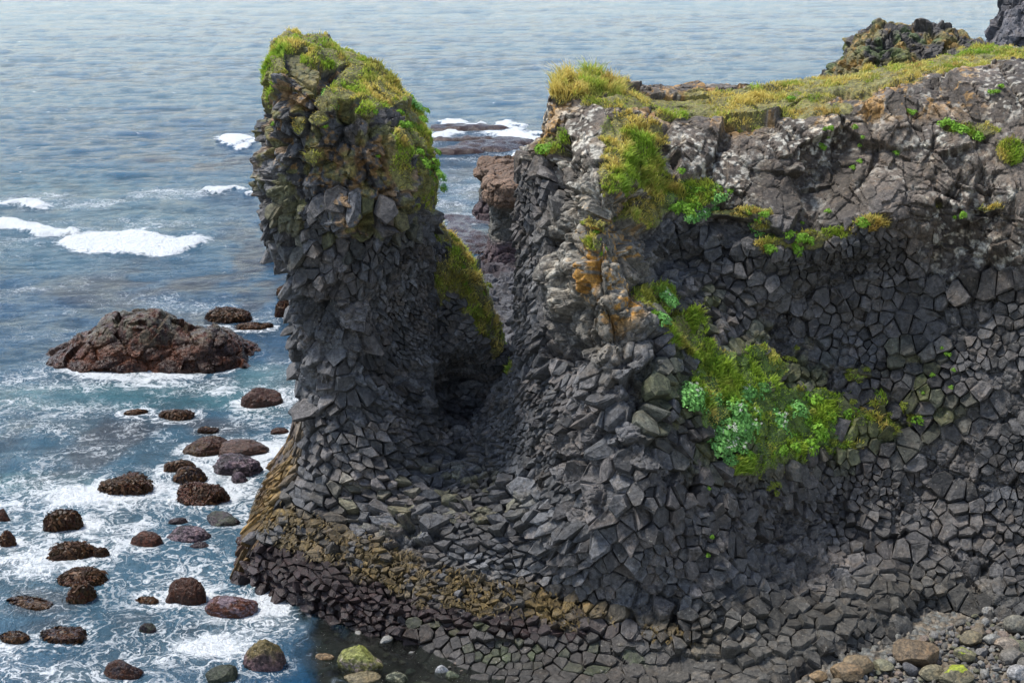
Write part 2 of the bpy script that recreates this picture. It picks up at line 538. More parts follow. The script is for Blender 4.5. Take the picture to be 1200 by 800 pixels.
PXv, PYv = proj(V)
px, py = PXv, PYv
GRASS = [(420, 96, 30, 14), (450, 112, 24, 14), (475, 165, 14, 22), (430, 130, 12, 8), (345, 150, 10, 14), (365, 185, 12, 10), (322, 70, 14, 16), (490, 235, 10, 14), (345, 48, 40, 9), (400, 64, 45, 11), (440, 82, 36, 14), (470, 104, 26, 16), (405, 108, 26, 9), (382, 122, 18, 12), (372, 140, 14, 10), (487, 140, 18, 30), (499, 180, 16, 34), (503, 220, 13, 34), (312, 88, 9, 40), (470, 200, 12, 30),
         (515, 275, 16, 14), (540, 310, 20, 40), (560, 355, 22, 45), (578, 395, 14, 28), (520, 330, 14, 30), (592, 430, 7, 10),
         (690, 98, 42, 15), (655, 112, 10, 8), (760, 118, 60, 8), (745, 195, 30, 38), (775, 230, 26, 24), (735, 160, 28, 24), (722, 200, 20, 30), (760, 165, 22, 22), (760, 255, 18, 14), (715, 122, 30, 8), (850, 118, 60, 10), (910, 118, 60, 12), (870, 126, 60, 13), (960, 97, 60, 9), (940, 128, 40, 8), (1020, 88, 60, 9), (1100, 74, 80, 11), (1170, 66, 50, 14), (790, 130, 25, 10),
         (815, 225, 38, 18), (870, 250, 34, 9), (925, 288, 45, 9), (965, 275, 35, 9), (1022, 263, 26, 8), (898, 298, 14, 10), (890, 265, 16, 8),
         (695, 262, 18, 6), (690, 285, 9, 10), (775, 348, 26, 20), (790, 375, 24, 14), (818, 378, 14, 22), (830, 412, 20, 16),
         (860, 445, 50, 40), (900, 490, 55, 45), (845, 495, 22, 28), (945, 475, 40, 25), (965, 515, 40, 20), (1005, 438, 12, 8), (880, 548, 26, 14), (890, 430, 36, 25), (915, 540, 30, 16), (1010, 490, 22, 14), (985, 470, 14, 10), (1072, 492, 9, 6), (1040, 505, 12, 8), (975, 490, 30, 16), (935, 520, 30, 20), (800, 395, 22, 14), (845, 425, 22, 16), (1030, 470, 12, 8), (1000, 525, 16, 8),
         (1143, 152, 24, 10), (1185, 178, 16, 14), (641, 172, 12, 14), (655, 160, 8, 10), (1120, 155, 14, 6), (1160, 245, 20, 4), (1100, 240, 6, 5), (985, 128, 14, 6)]
gm = blob(px, py, GRASS)
wn = (fbm(V, 1.6, 3, 5) - .5) * 60
wn2 = (fbm(V, 1.6, 3, 6) - .5) * 60
px, py = PXv + wn, PYv + wn2
reg = np.full(len(V), 3)                                   # default medium
stack_side = (PXv < 600) & ~((PXv > 600) & (PYv > 0))
reg[(px < 560) & (py < 250)] = 1                           # stack head
reg[(px < 440) & (py >= 250) & (py < 500)] = 2             # stack left body
reg[(px >= 430) & (px < 600) & (py >= 280) & (py < 505)] = 4   # fluted hollow
reg[(px < 600) & (py >= 505)] = 5                          # saddle column ends
reg[(px >= 600) & (py < 190)] = 6                          # big jointed top
reg[(px >= 640) & (px < 790) & (py >= 180) & (py < 430)] = 7   # rounded prow
reg[(px >= 790) & (py >= 180) & (py < 275)] = 6
reg[(px >= 1050) & (py < 330)] = 6
reg[(px >= 600) & (px < 860) & (py >= 430)] = 8            # column ends of the front
reg[(px >= 600) & (px < 690) & (py >= 430) & (py < 690)] = 14
reg[(px >= 590) & (px < 640) & (py >= 200) & (py < 560)] = 4
reg[(px >= 790) & (px < 1080) & (py >= 275) & (py < 650)] = 9  # alcove
reg[(px >= 1050) & (py >= 330)] = 10
reg[(px >= 860) & (py >= 640)] = 11
reg[(V[:, 2] < .62) & (Nn[:, 2] > .6)] = 12
reg[(PXv < np.interp(PYv, [480, 540, 600, 660], [356, 350, 322, 286]) + .3 * wn) & (PYv > 485) & (PYv < 665)] = 13
RP = {  # size, amplitude, tilt, crack, rounding, shingle
    1: ((.78, 1.3, .74), .20, .7, .14, .03, .15), 2: ((.66, 1.3, .72), .15, .6, .10, .03, .3), 3: ((.55, 1.2, .55), .12, .55, .10, .04, .1), 4: ((.27, 1.1, 1.8), .12, .35, .17, .02, .0),
    5: ((.42, .52, 1.7), .12, .5, .20, .02, .5), 6: ((1.45, 4, 1.8), .17, .26, .15, .015, .08), 7: ((.95, 2.4, 1.0), .13, .35, .14, .08, .0), 8: ((.56, 1.9, .58), .15, .55, .20, .02, .3),
    9: ((.42, 1.7, .42), .10, .5, .17, .02, .15), 10: ((.48, 1.9, .60), .08, .38, .16, .02, .1), 11: ((.62, 1.4, .55), .08, .35, .09, .06, .15), 12: ((.7, .55, 3.), .05, .14, .09, .06, .0), 13: ((.34, .34, 3.0), .12, .2, .16, .1, 0),
    14: ((.44, .72, 2.0), .15, .5, .20, .02, .25)}
P = V.copy()
P += ((fbm(V, 3.2, 3, 70) - .5) * .9)[:, None] * Nn * (V[:, 2] > .5)[:, None]
mB = np.isin(reg, (1, 2, 6, 7))
pB, rB, eB = blocks(P[mB], Nn[mB], (2.4, 5.0, 3.2), 77, .20, .16, .20, .01, .04, snap=.05, warp=.08, w=.06)
P[mB] = pB
P0 = P.copy()
R0 = np.zeros(len(V), f32); R1 = np.zeros(len(V), f32); R4 = np.zeros(len(V), f32)
for k, (S, A, ti, cr, ro, shg) in RP.items():
    m = reg == k
    if not m.any(): continue
    p, r, e = blocks(P[m], Nn[m], S, 100 + k, A, ti, cr, ro, shg, curved=k in (4, 5, 14))
    # second, smaller generation of chips
    s2 = np.min(np.asarray(S)) * np.array([.45, .8, .45])
    if k in (6, 7):          # big blocks are cracked through into smaller ones
        p, r2, e2 = blocks(p, Nn[m], (.62, 1.3, .72), 340 + k, .085, .34, .13, .02, 0, snap=.035, w=.04)
    if k != 12:
        p2, r2, e2 = blocks(p, Nn[m], s2, 300 + k, A * (.2 if k in (4, 5, 8, 14) else .3), ti * (.4 if k in (4, 5, 8, 14) else .6), cr * .28, .05, 0, snap=.02, w=.03)
    else:
        p2 = p
    P[m] = p2; R0[m] = r[0]; R1[m] = r[2]; R4[m] = r[4]
COLR = {2: .52, 3: .5, 4: .25, 5: .35, 8: .44, 9: .36, 10: .43, 11: .48, 12: .44, 13: .34, 14: .37}
gsm0 = sstep(.42, .7, gm + 1.15 * (fbm(V, .75, 4, 31) - .5)) * (gm > .02)
iscol = np.isin(reg, list(COLR)) & (gsm0 < .35) & ~(np.isin(reg, (1, 6)) & (Nn[:, 2] > .72))
rub = fbm(V, (1.9, 1.9, 1.3), 3, 171) + np.where(np.isin(reg, (4, 5, 12, 13)), -.06, 0) + np.where(np.isin(reg, (2, 9)), .015, 0)
iscol &= rub < .56
P[iscol] = P0[iscol] + .4 * (P[iscol] - P0[iscol]) - .13 * Nn[iscol]
topd = np.isin(reg, (1, 6)) * .7 * sstep(.35, .75, Nn[:, 2])
P = P + topd[:, None] * (P0 - P)
PS = np.where(iscol[:, None], P0 + .10 * Nn, P)
P += ((fbm(V, .16, 3, 90) - .5) * .045)[:, None] * Nn
gsm = sstep(.42, .7, gm + 1.15 * (fbm(V, .75, 4, 31) - .5)) * (gm > .02)
P = V + (P - V) * (1 - .72 * gsm)[:, None] + (gsm * ((fbm(V, .6, 2, 61) - .4) * .35))[:, None] * (Nn * .5 + np.array([0, 0, .5]))
E_ = edges_of(F); kk = np.unique(E_[:, 0] * len(P) + E_[:, 1]); ea, eb = kk // len(P), kk % len(P)
dg_ = np.maximum(np.bincount(ea, minlength=len(P)) + np.bincount(eb, minlength=len(P)), 1)
for _ in range(2):          # single-row spikes are worn off
    M_ = np.stack([np.bincount(ea, P[eb, k], len(P)) + np.bincount(eb, P[ea, k], len(P)) for k in range(3)], 1) / dg_[:, None]
    dv_ = np.linalg.norm(M_ - P, axis=1)
    P += (.6 * sstep(.08, .15, dv_))[:, None] * (M_ - P)
FN = vnormals(P, F)

# ------------------------------------------------------------------ colours of the headland
px, py = PXv, PYv
n1 = fbm(V, .9, 4, 11); n2 = fbm(V, .32, 3, 12); n3 = fbm(V, .14, 2, 13); nL = fbm(V, 2.5, 3, 14)
lum = .062 + .05 * (R0 - .5) + .05 * (n1 - .5)
col = lum[:, None] * np.array([1.0, .99, 1.02], f32)
# brownish cast
br = sstep(.45, .75, .5 * R4 + .5 * nL)
col = col * (1 + br[:, None] * np.array([.16, .05, -.03], f32))


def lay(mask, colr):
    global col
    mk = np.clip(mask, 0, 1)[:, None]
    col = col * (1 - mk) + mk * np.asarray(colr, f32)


tan_ = np.maximum(blob(px, py, [(950, 150, 330, 115), (1150, 230, 130, 110), (800, 140, 160, 60), (660, 150, 60, 60)]), 0)
lay(tan_ * (.75 + .5 * (n1 - .5)), (np.array([.10, .074, .052]) * (.65 + .5 * R0[:, None] + .5 * (n2[:, None] - .5))))
prow = blob(px, py, [(705, 300, 62, 130), (735, 240, 40, 60)])
lay(prow * .9, np.array([.135, .118, .092]) * (.8 + .4 * R0[:, None] + .5 * (n2[:, None] - .5)))
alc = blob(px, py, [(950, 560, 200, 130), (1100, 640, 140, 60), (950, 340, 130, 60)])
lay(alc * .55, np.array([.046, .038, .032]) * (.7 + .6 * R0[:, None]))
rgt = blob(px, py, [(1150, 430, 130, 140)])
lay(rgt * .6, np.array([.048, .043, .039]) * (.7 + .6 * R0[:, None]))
pav = np.maximum(blob(px, py, [(950, 760, 200, 75), (1090, 720, 130, 50)]), sstep(.62, .3, V[:, 2]) * sstep(480, 640, px))
lay(pav * .8, np.array([.050, .044, .034]) * (.65 + .5 * R0[:, None] + .6 * (n1[:, None] - .5)))
lay(blob(px, py, [(545, 765, 60, 14), (600, 790, 70, 14)]) * .2, np.array([.12, .115, .105]) * (.8 + .4 * R0[:, None]))
# warm tops of the saddle columns
lay(blob(px, py, [(500, 585, 110, 45)]) * sstep(.5, .68, n2) * .55, (.16, .145, .075))
lay(tan_ * sstep(.52, .6, fbm(V, .8, 4, 55)) * .7, np.array([.04, .031, .022]) * (.6 + .8 * n3[:, None]))
# pale lichen speckle
wl = np.maximum(tan_, prow * .8) * sstep(.55, .60, n3 * .65 + n2 * .35) * sstep(.35, .55, nL)
lay(wl * .85, (.40, .37, .31))
wl2 = tan_ * sstep(.57, .62, n2) * sstep(.55, .62, n1)
lay(wl2 * .4, (.36, .33, .28))
# orange lichen
ol = np.maximum(blob(px, py, [(690, 310, 20, 35), (688, 330, 14, 30), (720, 300, 40, 90), (690, 270, 16, 30)]) * .9, blob(px, py, [(400, 170, 100, 120), (330, 110, 30, 90), (440, 120, 60, 50)]) * .45)
ol = np.maximum(ol, .6 * blob(px, py, [(900, 110, 260, 40), (1050, 100, 120, 30), (640, 140, 20, 40)]))
lay(np.where(iscol, .3, 1) * ol * sstep(.56, .58, .6 * n1 + .4 * n3) * .9, (.34, .17, .022))
lay(blob(px, py, [(690, 310, 14, 34), (688, 335, 12, 22), (712, 300, 10, 20), (735, 360, 14, 14), (690, 272, 10, 16)]) * sstep(.50, .53, .6 * n2 + .4 * n3) * .9, (.32, .15, .018))
# olive-yellow moss of the stack head and kelp band
ml = blob(px, py, [(390, 150, 110, 130), (320, 120, 30, 110), (480, 180, 40, 90), (400, 240, 80, 60)])
lay(ml * sstep(.55, .61, fbm(V, .6, 4, 21)) * .6, np.array([.12, .115, .026]) * (.7 + .6 * n3[:, None]))
mg = blob(px, py, [(870, 470, 110, 90), (980, 490, 80, 60), (1060, 470, 70, 60), (820, 380, 60, 50)])
lay(mg * sstep(.45, .6, fbm(V, .7, 4, 22)) * .8, np.array([.06, .065, .018]) * (.7 + .6 * n3[:, None]))

gk = gm + 1.15 * (fbm(V, .75, 4, 31) - .5) + .25 * (Nn[:, 2] - .5) + .3 * (FN[:, 2] - .3)
gmask = np.where(iscol, .35, 1) * sstep(.42, .7, gk) * (gm > .02)
lay(gmask * .9, np.array([.13, .12, .035]) * (.6 + .8 * n2[:, None]))
lay((reg == 12) * sstep(860, 700, px) * .85, np.array([.030, .026, .022]) * (.6 + .8 * n1[:, None]))
slope = blob(px, py, [(880, 470, 110, 90), (960, 490, 70, 50), (815, 225, 50, 30)])
lay(gmask * slope * .85, np.array([.055, .10, .018]) * (.6 + .8 * n2[:, None]))
# the zone wetted by the tide: gold weed above, dark red below
zt = V[:, 2] + .5 * (n1 - .5) + .25 * (n2 - .5)
shore_l = np.interp(px, [270, 340, 480, 600, 700, 800, 850], [1, 1, 1, 1, .9, .6, 0])
tb = np.interp(px, [270, 300, 400, 500, 600, 700, 850], [3.0, 2.8, 2.3, 1.95, 1.65, 1.35, .9])   # top of gold band
bb = np.interp(px, [270, 330, 400, 500, 600, 700, 850], [1.5, 1.5, 1.4, 1.15, 1.0, .85, .6])
shore_l = shore_l * (1 - .85 * sstep(.55, .75, Nn[:, 2]) * (V[:, 2] < .6))
gold = shore_l * sstep(tb + .25, tb - .2, zt) * sstep(bb - .12, bb + .06, zt)
lay(gold * sstep(.40, .56, n2 * .5 + n3 * .3 + n1 * .2) * .9, np.array([.085, .055, .014]) * (.3 + 1.2 * n3[:, None]))
dark = shore_l * sstep(bb + .05, bb - .1, zt) * sstep(800, 690, px) * sstep(.0, .2, V[:, 2] + .2 * (px < 480))
lay(dark * .95, np.array([.016, .0065, .0055]) * (.6 + .8 * n2[:, None]))
lay(dark * sstep(.5, .62, n1) * .25, (.032, .02, .022))
flank = 1.0 * (reg == 13) * sstep(.35, .6, fbm(V, (.5, .5, 2.5), 3, 33))
lay(flank * .85, np.array([.16, .095, .022]) * (.6 + .8 * n3[:, None]))
lay((reg == 13) * sstep(10, -22, PXv - np.interp(PYv, [480, 540, 600, 660], [350, 330, 303, 282])) * .8, np.array([.06, .022, .013]) * (.6 + .8 * n3[:, None]))
lay(blob(px, py, [(520, 735, 60, 12), (600, 765, 60, 14), (700, 772, 60, 14)]) * sstep(.46, .6, n2) * .6, (.035, .048, .014))
wet = np.clip(.5 * sstep(1.4, .5, V[:, 2]) * (px < 760) + .5 * alc, 0, 1)
col = np.clip(col * np.array([.98, 1., 1.02]), .008, .8)

# ------------------------------------------------------------------ the basalt columns: each a jointed prism with a broken end
import mathutils
from mathutils import kdtree
view = np.array([0, 0, HC]) - V; view /= np.linalg.norm(view, axis=1)[:, None]
okc = iscol & ((Nn * view).sum(1) > .02) & (PXv > 255) & (PXv < 1290) & (V[:, 2] > -.15) & (V[:, 1] < 60)
cand = np.where(okc)[0]
rc_ = np.random.default_rng(99)
cand = rc_.permutation(cand)
szf = np.array([COLR.get(int(k), .5) for k in reg[cand]]) * (.64 + .60 * sstep(.3, .7, fbm(V[cand], 1.5, 2, 140)))
cell_ = {}
seeds = []; ssz = []
CP = P0[cand]
key_ = np.floor(CP / .55).astype(int)
for q in range(len(cand)):
    kx, ky, kz = key_[q]; rad = .82 * szf[q]; p = CP[q]; bad = False
    for ax in (-1, 0, 1):
        for ay in (-1, 0, 1):
            for az_ in (-1, 0, 1):
                for (x, y, z, r2_) in cell_.get((kx + ax, ky + ay, kz + az_), ()):
                    dd = (x - p[0]) ** 2 + (y - p[1]) ** 2 + (z - p[2]) ** 2
                    if dd < r2_ * rad:
                        bad = True; break
                if bad: break
            if bad: break
        if bad: break
    if bad: continue
    cell_.setdefault((kx, ky, kz), []).append((p[0], p[1], p[2], rad))
    seeds.append(cand[q]); ssz.append(szf[q])
print('columns', len(seeds))
kd = kdtree.KDTree(len(seeds))
for q, sdx in enumerate(seeds): kd.insert(P0[sdx], q)
kd.balance()
CV, CT_, CI, CR = [], [], [], []
base_i = 0
for q, sdx in enumerate(seeds):
    p, n = P0[sdx], Nn[sdx]; k = int(reg[sdx]); sz = ssz[q]
    if k in (4, 5, 14):
        dx, dz = p[0] - ARC[0], p[2] - ARC[1]; t = np.array([-dz, 0, dx]); an = 1.75
    elif k == 13:
        t = np.array([.42, .1, 1.0]); an = 3.2
    else:
        t = np.array([.25, 0, 1.0]); an = 1.35 if k in (6, 1) else 1.12
    t = t - t.dot(n) * n; L_ = np.linalg.norm(t)
    if L_ < 1e-3: continue
    t /= L_; bb_ = np.cross(n, t)
    poly = [np.array([math.cos(a_) * sz * .95, math.sin(a_) * sz * .95]) for a_ in np.arange(8) * math.pi / 4 + .2]
    for (co_, j, dist) in kd.find_range(p, sz * (3.4 if k == 13 else 2.3)):
        if j == q: continue
        d = P0[seeds[j]] - p
        u2 = np.array([d.dot(t) / an, d.dot(bb_)])
        ll = np.linalg.norm(u2)
        if ll < 1e-4: continue
        u2n = u2 / ll; lim_ = ll * .5 * (2 * sz / (sz + ssz[j])) - .012
        out_ = []
        m_ = len(poly)
        for w_ in range(m_):
            A_, B_ = poly[w_], poly[(w_ + 1) % m_]
            da, db = A_.dot(u2n) - lim_, B_.dot(u2n) - lim_
            if da <= 0: out_.append(A_)
            if (da < 0) != (db < 0) and abs(da - db) > 1e-9:
                out_.append(A_ + (B_ - A_) * (da / (da - db)))
        poly = out_
        if len(poly) < 3: break
    if len(poly) < 3: continue
    pg = np.array(poly); pg[:, 0] *= an
    keep = np.linalg.norm(pg - np.roll(pg, 1, 0), axis=1) > .03
    pg = pg[keep]; m_ = len(pg)
    if m_ < 3: continue
    ctr = pg.mean(0)
    rough_ = {12: .25, 11: .6, 9: .9, 10: .8, 13: .5}.get(k, 1.15)
    hh = sz * (rc_.random() ** 1.3 * .68 - .12) * rough_
    if rc_.random() < .07: hh -= sz * .35 * rough_
    g2 = rc_.normal(0, .27, 2) * rough_
    shg = .42 if k in (5, 14, 8, 2) else (0 if k == 12 else .18)
    rel = pg - ctr
    W3_ = rel[:, :1] * t + rel[:, 1:] * bb_
    top = hh + rel @ g2 - shg * W3_[:, 2]
    bev = sz * (.05 + .09 * rc_.random())
    ins = 1 - (rc_.uniform(.22, .42) if k == 7 else rc_.uniform(.08, .28))
    rim = top - bev * rc_.uniform(.2, 2.0, m_)
    c3 = p + ctr[0] * t + ctr[1] * bb_
    ring0 = c3 + W3_ * 1.0 - n * (.40 * np.ones(m_))[:, None]
    jit = rc_.normal(0, .022, (m_, 3))
    ring1 = c3 + W3_ + n * rim[:, None] + jit
    ring2 = c3 + W3_ * ins + n * (top * .92 + hh * .08 + rc_.normal(0, .055 * sz * (.4 if k == 12 else 1), m_))[:, None]
    cen = c3 + n * (hh + rc_.normal(0, .10) * sz * (.3 if k == 12 else 1)) + (t * rc_.normal(0, .15) + bb_ * rc_.normal(0, .15)) * sz * 1.0
    CV.append(np.concatenate([ring0, ring1, ring2, cen[None]]))
    tri = []
    for w_ in range(m_):
        v_ = (w_ + 1) % m_
        for lo_, hi_ in ((0, m_), (m_, 2 * m_)):
            tri += [(lo_ + w_, lo_ + v_, hi_ + v_), (lo_ + w_, hi_ + v_, hi_ + w_)]
        tri.append((2 * m_ + w_, 2 * m_ + v_, 3 * m_))
    CT_.append(np.array(tri) + base_i); base_i += 3 * m_ + 1
    CI.append(np.full(3 * m_ + 1, sdx)); CR.append(np.full(3 * m_ + 1, rc_.random()))
CV = np.concatenate(CV); CI = np.concatenate(CI); CR = np.concatenate(CR)
ctri_list = CT_
ccol = col[CI] * ((.72 + .56 * CR) * (.85 + .3 * rc_.random(len(CR))))[:, None]
stc = [bool(P0[sdx_[0], 0] < -1.15) for sdx_ in [(CI[t_[0, 0]],) for t_ in CT_]]


def with_columns(u, f_, side):
    """rock skin plus its own column ends as one mesh"""
    tl = [t_ for t_, sd__ in zip(CT_, stc) if sd__ == side]
    T = np.concatenate(tl)
    uc, inv = np.unique(T, return_inverse=True)
    return np.concatenate([P[u], CV[uc]]), inv.reshape(-1, 3) + len(u), np.concatenate([col[u], np.clip(ccol[uc], .006, .8)]), np.concatenate([wet[u], wet[CI[uc]]])


# split into the stack and the cliff
Fc = P[F].mean(1)
fx = Fc[:, 0]
is_st = (fx < -1.15) & (Fc[:, 1] > 39.2)


def sub_mesh(mask):
    f = F[mask]
    u, inv = np.unique(f, return_inverse=True)
    return u, inv.reshape(f.shape)


u, f_ = sub_mesh(is_st)
vv, tt, cc, ww = with_columns(u, f_, True)
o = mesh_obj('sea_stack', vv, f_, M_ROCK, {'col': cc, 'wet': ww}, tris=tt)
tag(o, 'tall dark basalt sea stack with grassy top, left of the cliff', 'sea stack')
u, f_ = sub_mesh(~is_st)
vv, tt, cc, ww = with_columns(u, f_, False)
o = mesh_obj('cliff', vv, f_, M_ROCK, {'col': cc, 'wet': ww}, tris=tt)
tag(o, 'dark columnar basalt cliff with grassy top filling the right half', 'cliff', kind='structure')

# visible-surface map (nearest headland vertex per small cell of the view)
cx_, cy_ = (PXv / 3).astype(int), (PYv / 3).astype(int)
ok = (cx_ >= 0) & (cx_ < 420) & (cy_ >= 0) & (cy_ < 280)
vid = np.where(ok)[0]
order = vid[np.argsort(-P[vid, 1])]
zbuf = np.full((420, 280), -1, np.int64)
zbuf[cx_[order], cy_[order]] = order


def surf(x, y):
    i, j = int(x / 3), int(y / 3)
    for rad in range(0, 5):
        w_ = zbuf[max(i - rad, 0):i + rad + 1, max(j - rad, 0):j + rad + 1]
        k = w_[w_ >= 0]
        if len(k):
            return k[np.argmin(P[k, 1])]
    return None


# ------------------------------------------------------------------ grass
def grass_obj(name, sel, per, hmin, hmax, label, seed, palette_fn, width=.022):
    r = np.random.default_rng(seed)
    ids = np.where(sel)[0]
    ids = r.choice(ids, size=min(len(ids) * 4, per), replace=True)
    n = len(ids)
    base = P[ids] + r.normal(0, .025, (n, 3)) - .04 * Nn[ids]
    hgt = (hmin + (hmax - hmin) * r.random(n) ** 1.5) * (.35 + 2.2 * sstep(.35, .75, fbm(P[ids], .7, 3, seed)))
    clump = np.stack([fbm(P[ids], .45, 2, seed + k) - .5 for k in (1, 2)], 1)
    lean = np.stack([clump[:, 0] * 1.8 + r.normal(0, .5, n), clump[:, 1] * 1.8 + r.normal(0, .5, n) - .3, np.ones(n)], 1)
    lean += .55 * Nn[ids]
    lean /= np.linalg.norm(lean, axis=1)[:, None]
    az = r.random(n) * 6.283
    sd_ = np.stack([np.cos(az), np.sin(az), 0 * az], 1) * (width * (.6 + .8 * r.random(n)))[:, None]
    bend = np.stack([clump[:, 0] * 1.2 + r.normal(0, .25, n), clump[:, 1] * 1.2 - .1 + r.normal(0, .25, n), -.25 - .2 * r.random(n)], 1)
    p0 = base - sd_; p1 = base + sd_
    mid = base + lean * (hgt * .55)[:, None]
    p2 = mid + sd_ * .7; p3 = mid - sd_ * .7
    tip = base + lean * hgt[:, None] + bend * (hgt * .45)[:, None]
    t1 = tip + sd_ * .12; t0 = tip - sd_ * .12
    VV = np.stack([p0, p1, p2, p3, t1, t0], 1).reshape(-1, 3)
    k = np.arange(n) * 6
    FF = np.concatenate([np.stack([k, k + 1, k + 2, k + 3], 1), np.stack([k + 3, k + 2, k + 4, k + 5], 1)])
    cc = palette_fn(P[ids], PXv[ids], PYv[ids], r)
    cc = np.repeat(np.clip(cc, .01, .7), 6, axis=0)
    o = mesh_obj(name, VV, FF, M_GRASS, {'col': cc})
    return tag(o, label, 'grass', kind='stuff')


def pal(green):
    def fn(p, x, y, r):
        n = len(p)
        g = np.clip(fbm(p, .9, 3, 41) * 4.0 - 1.7 + green + r.normal(0, .2, n), 0, 1)[:, None]
        straw = np.array([.62, .49, .14]); gr = np.array([.30, .42, .05]); dk = np.array([.12, .24, .03])
        c_ = straw * (1 - g) + g * gr
        d_ = sstep(.52, .7, fbm(p, .6, 2, 43) + r.normal(0, .06, n))[:, None]
        c_ = c_ * (1 - .5 * d_) + .5 * d_ * dk
        rus = sstep(.63, .74, fbm(p, .7, 2, 47))[:, None]
        c_ = c_ * (1 - .45 * rus) + .45 * rus * np.array([.28, .15, .055])
        return c_ * (.7 + .6 * r.random(n))[:, None]
    return fn


gv = (gmask > .45)
st = gv & (PXv < 600) & (PYv < 260)
grass_obj('grass', st, 48000, .05, .14, 'yellow green grass on the top and right edge of the sea stack', 1, pal(.3))
grass_obj('grass', gv & (PXv < 600) & (PYv >= 260), 24000, .05, .13, 'golden mossy grass on the low shoulder behind the sea stack', 2, pal(.2))
grass_obj('grass', gv & (PXv >= 600) & (PYv < 150), 75000, .05, .15, 'straw coloured grass along the cliff top', 3, pal(-.25))
grass_obj('grass', gv & (np.abs(PXv - 690) < 44) & (PYv < 113), 9000, .18, .42, 'tall shaggy grass tuft on the corner of the cliff top', 4, pal(-.05), .02)
grass_obj('grass', gv & (PXv >= 600) & (PYv >= 150) & (PYv < 320), 48000, .05, .16, 'grass on the chute and ledges in the upper cliff', 5, pal(.2))
grass_obj('grass', gv & (PXv >= 600) & (PYv >= 320), 80000, .06, .2, 'deep green grass on the steep slope halfway up the cliff', 6, pal(1.0))

# seaweed hanging from the tide band
r = np.random.default_rng(12)
ids = np.where((gold > .45) & (n2 * .5 + n3 * .3 + n1 * .2 > .5))[0]
ids = r.choice(ids, 1800)
n = len(ids)
base = PS[ids] + .06 * Nn[ids]
side = np.cross(Nn[ids], np.array([0, 0, 1.])); side /= np.maximum(np.linalg.norm(side, axis=1), 1e-6)[:, None]
ln = .07 + .15 * r.random(n)
down = np.array([0, 0, -1.]) - (Nn[ids] * -Nn[ids][:, 2:3])
down /= np.maximum(np.linalg.norm(down, axis=1), 1e-6)[:, None]
sw = side * (.012 + .018 * r.random(n))[:, None]
mid = base + down * (ln * .5)[:, None] + Nn[ids] * .03 + side * r.normal(0, .04, n)[:, None]
tip = base + down * ln[:, None] + Nn[ids] * (.0 + .03 * r.random(n))[:, None] + side * r.normal(0, .06, n)[:, None]
VV = np.stack([base - sw, base + sw, mid + sw, mid - sw, tip + sw * .4, tip - sw * .4], 1).reshape(-1, 3)
k = np.arange(n) * 6
FF = np.concatenate([np.stack([k, k + 1, k + 2, k + 3], 1), np.stack([k + 3, k + 2, k + 4, k + 5], 1)])
cc = np.array([.075, .05, .014]) * (.15 + 1.1 * r.random(n))[:, None]
o = mesh_obj('seaweed', VV, FF, M_WEED, {'col': np.repeat(cc, 6, 0)})
tag(o, 'golden brown seaweed hanging along the tide line of the rock foot', 'seaweed', kind='stuff')


# ------------------------------------------------------------------ leafy plants
def plant_mesh(name, rad, nl, colr, seed, leaf=.055, flat=.7):
    r = np.random.default_rng(seed)
    th = r.random(nl) * 6.283; ph = np.arccos(1 - r.random(nl) * 1.0)
    lobes = 1 + .2 * np.sin(th * 3 + seed) * np.sin(ph)
    d = np.stack([np.sin(ph) * np.cos(th), np.sin(ph) * np.sin(th), np.cos(ph)], 1)
    p = d * (rad * lobes * (.45 + .55 * r.random(nl) ** .5))[:, None]
    p[:, 2] *= flat
    nrm_ = d + r.normal(0, .55, (nl, 3)) + np.array([0, 0, .5]); nrm_ /= np.linalg.norm(nrm_, axis=1)[:, None]
    t = np.cross(nrm_, r.normal(0, 1, (nl, 3))); t /= np.linalg.norm(t, axis=1)[:, None]
    bt = np.cross(nrm_, t)
    sz = leaf * (.6 + .8 * r.random(nl))[:, None]
    VV = np.stack([p - t * sz, p + bt * sz * .6 + nrm_ * sz * .2, p + t * sz, p - bt * sz * .6 + nrm_ * sz * .2], 1).reshape(-1, 3)
    k = np.arange(nl) * 4
    FF = np.stack([k, k + 1, k + 2, k + 3], 1)
    cc = np.asarray(colr) * (.55 + .9 * r.random(nl))[:, None]
    o = mesh_obj(name, VV, FF, M_LEAF, {'col': np.repeat(cc, 4, 0)}, link=False)
    return o


def flower_mesh(seed):
    r = np.random.default_rng(seed)
    VV = []
    for _ in range(11):
        p = r.normal(0, .028, 3) * np.array([1, 1, .35])
        s = .010 + .006 * r.random()
        VV += [p + [-s, 0, 0], p + [0, -s, .004], p + [s, 0, 0], p + [0, s, .004]]
    VV = np.array(VV); k = np.arange(len(VV) // 4) * 4
    cc = np.full((len(VV), 3), .55) * np.array([1, .98, .86])
    return mesh_obj('flower_head', VV, np.stack([k, k + 1, k + 2, k + 3], 1), M_LEAF, {'col': cc}, link=False)


BRIGHT = [plant_mesh('leafy_plant', .24, 120, (.17, .32, .03), 10 + i) for i in range(3)]
BLUE = [plant_mesh('angelica_plant', .30, 230, (.16, .36, .09), 20 + i, .042) for i in range(3)]
FLOW = [flower_mesh(5), flower_mesh(6)]
MOSSY = [plant_mesh('cushion_plant', .16, 130, (.20, .23, .03), 30 + i, .03, .6) for i in range(2)]

plants = []


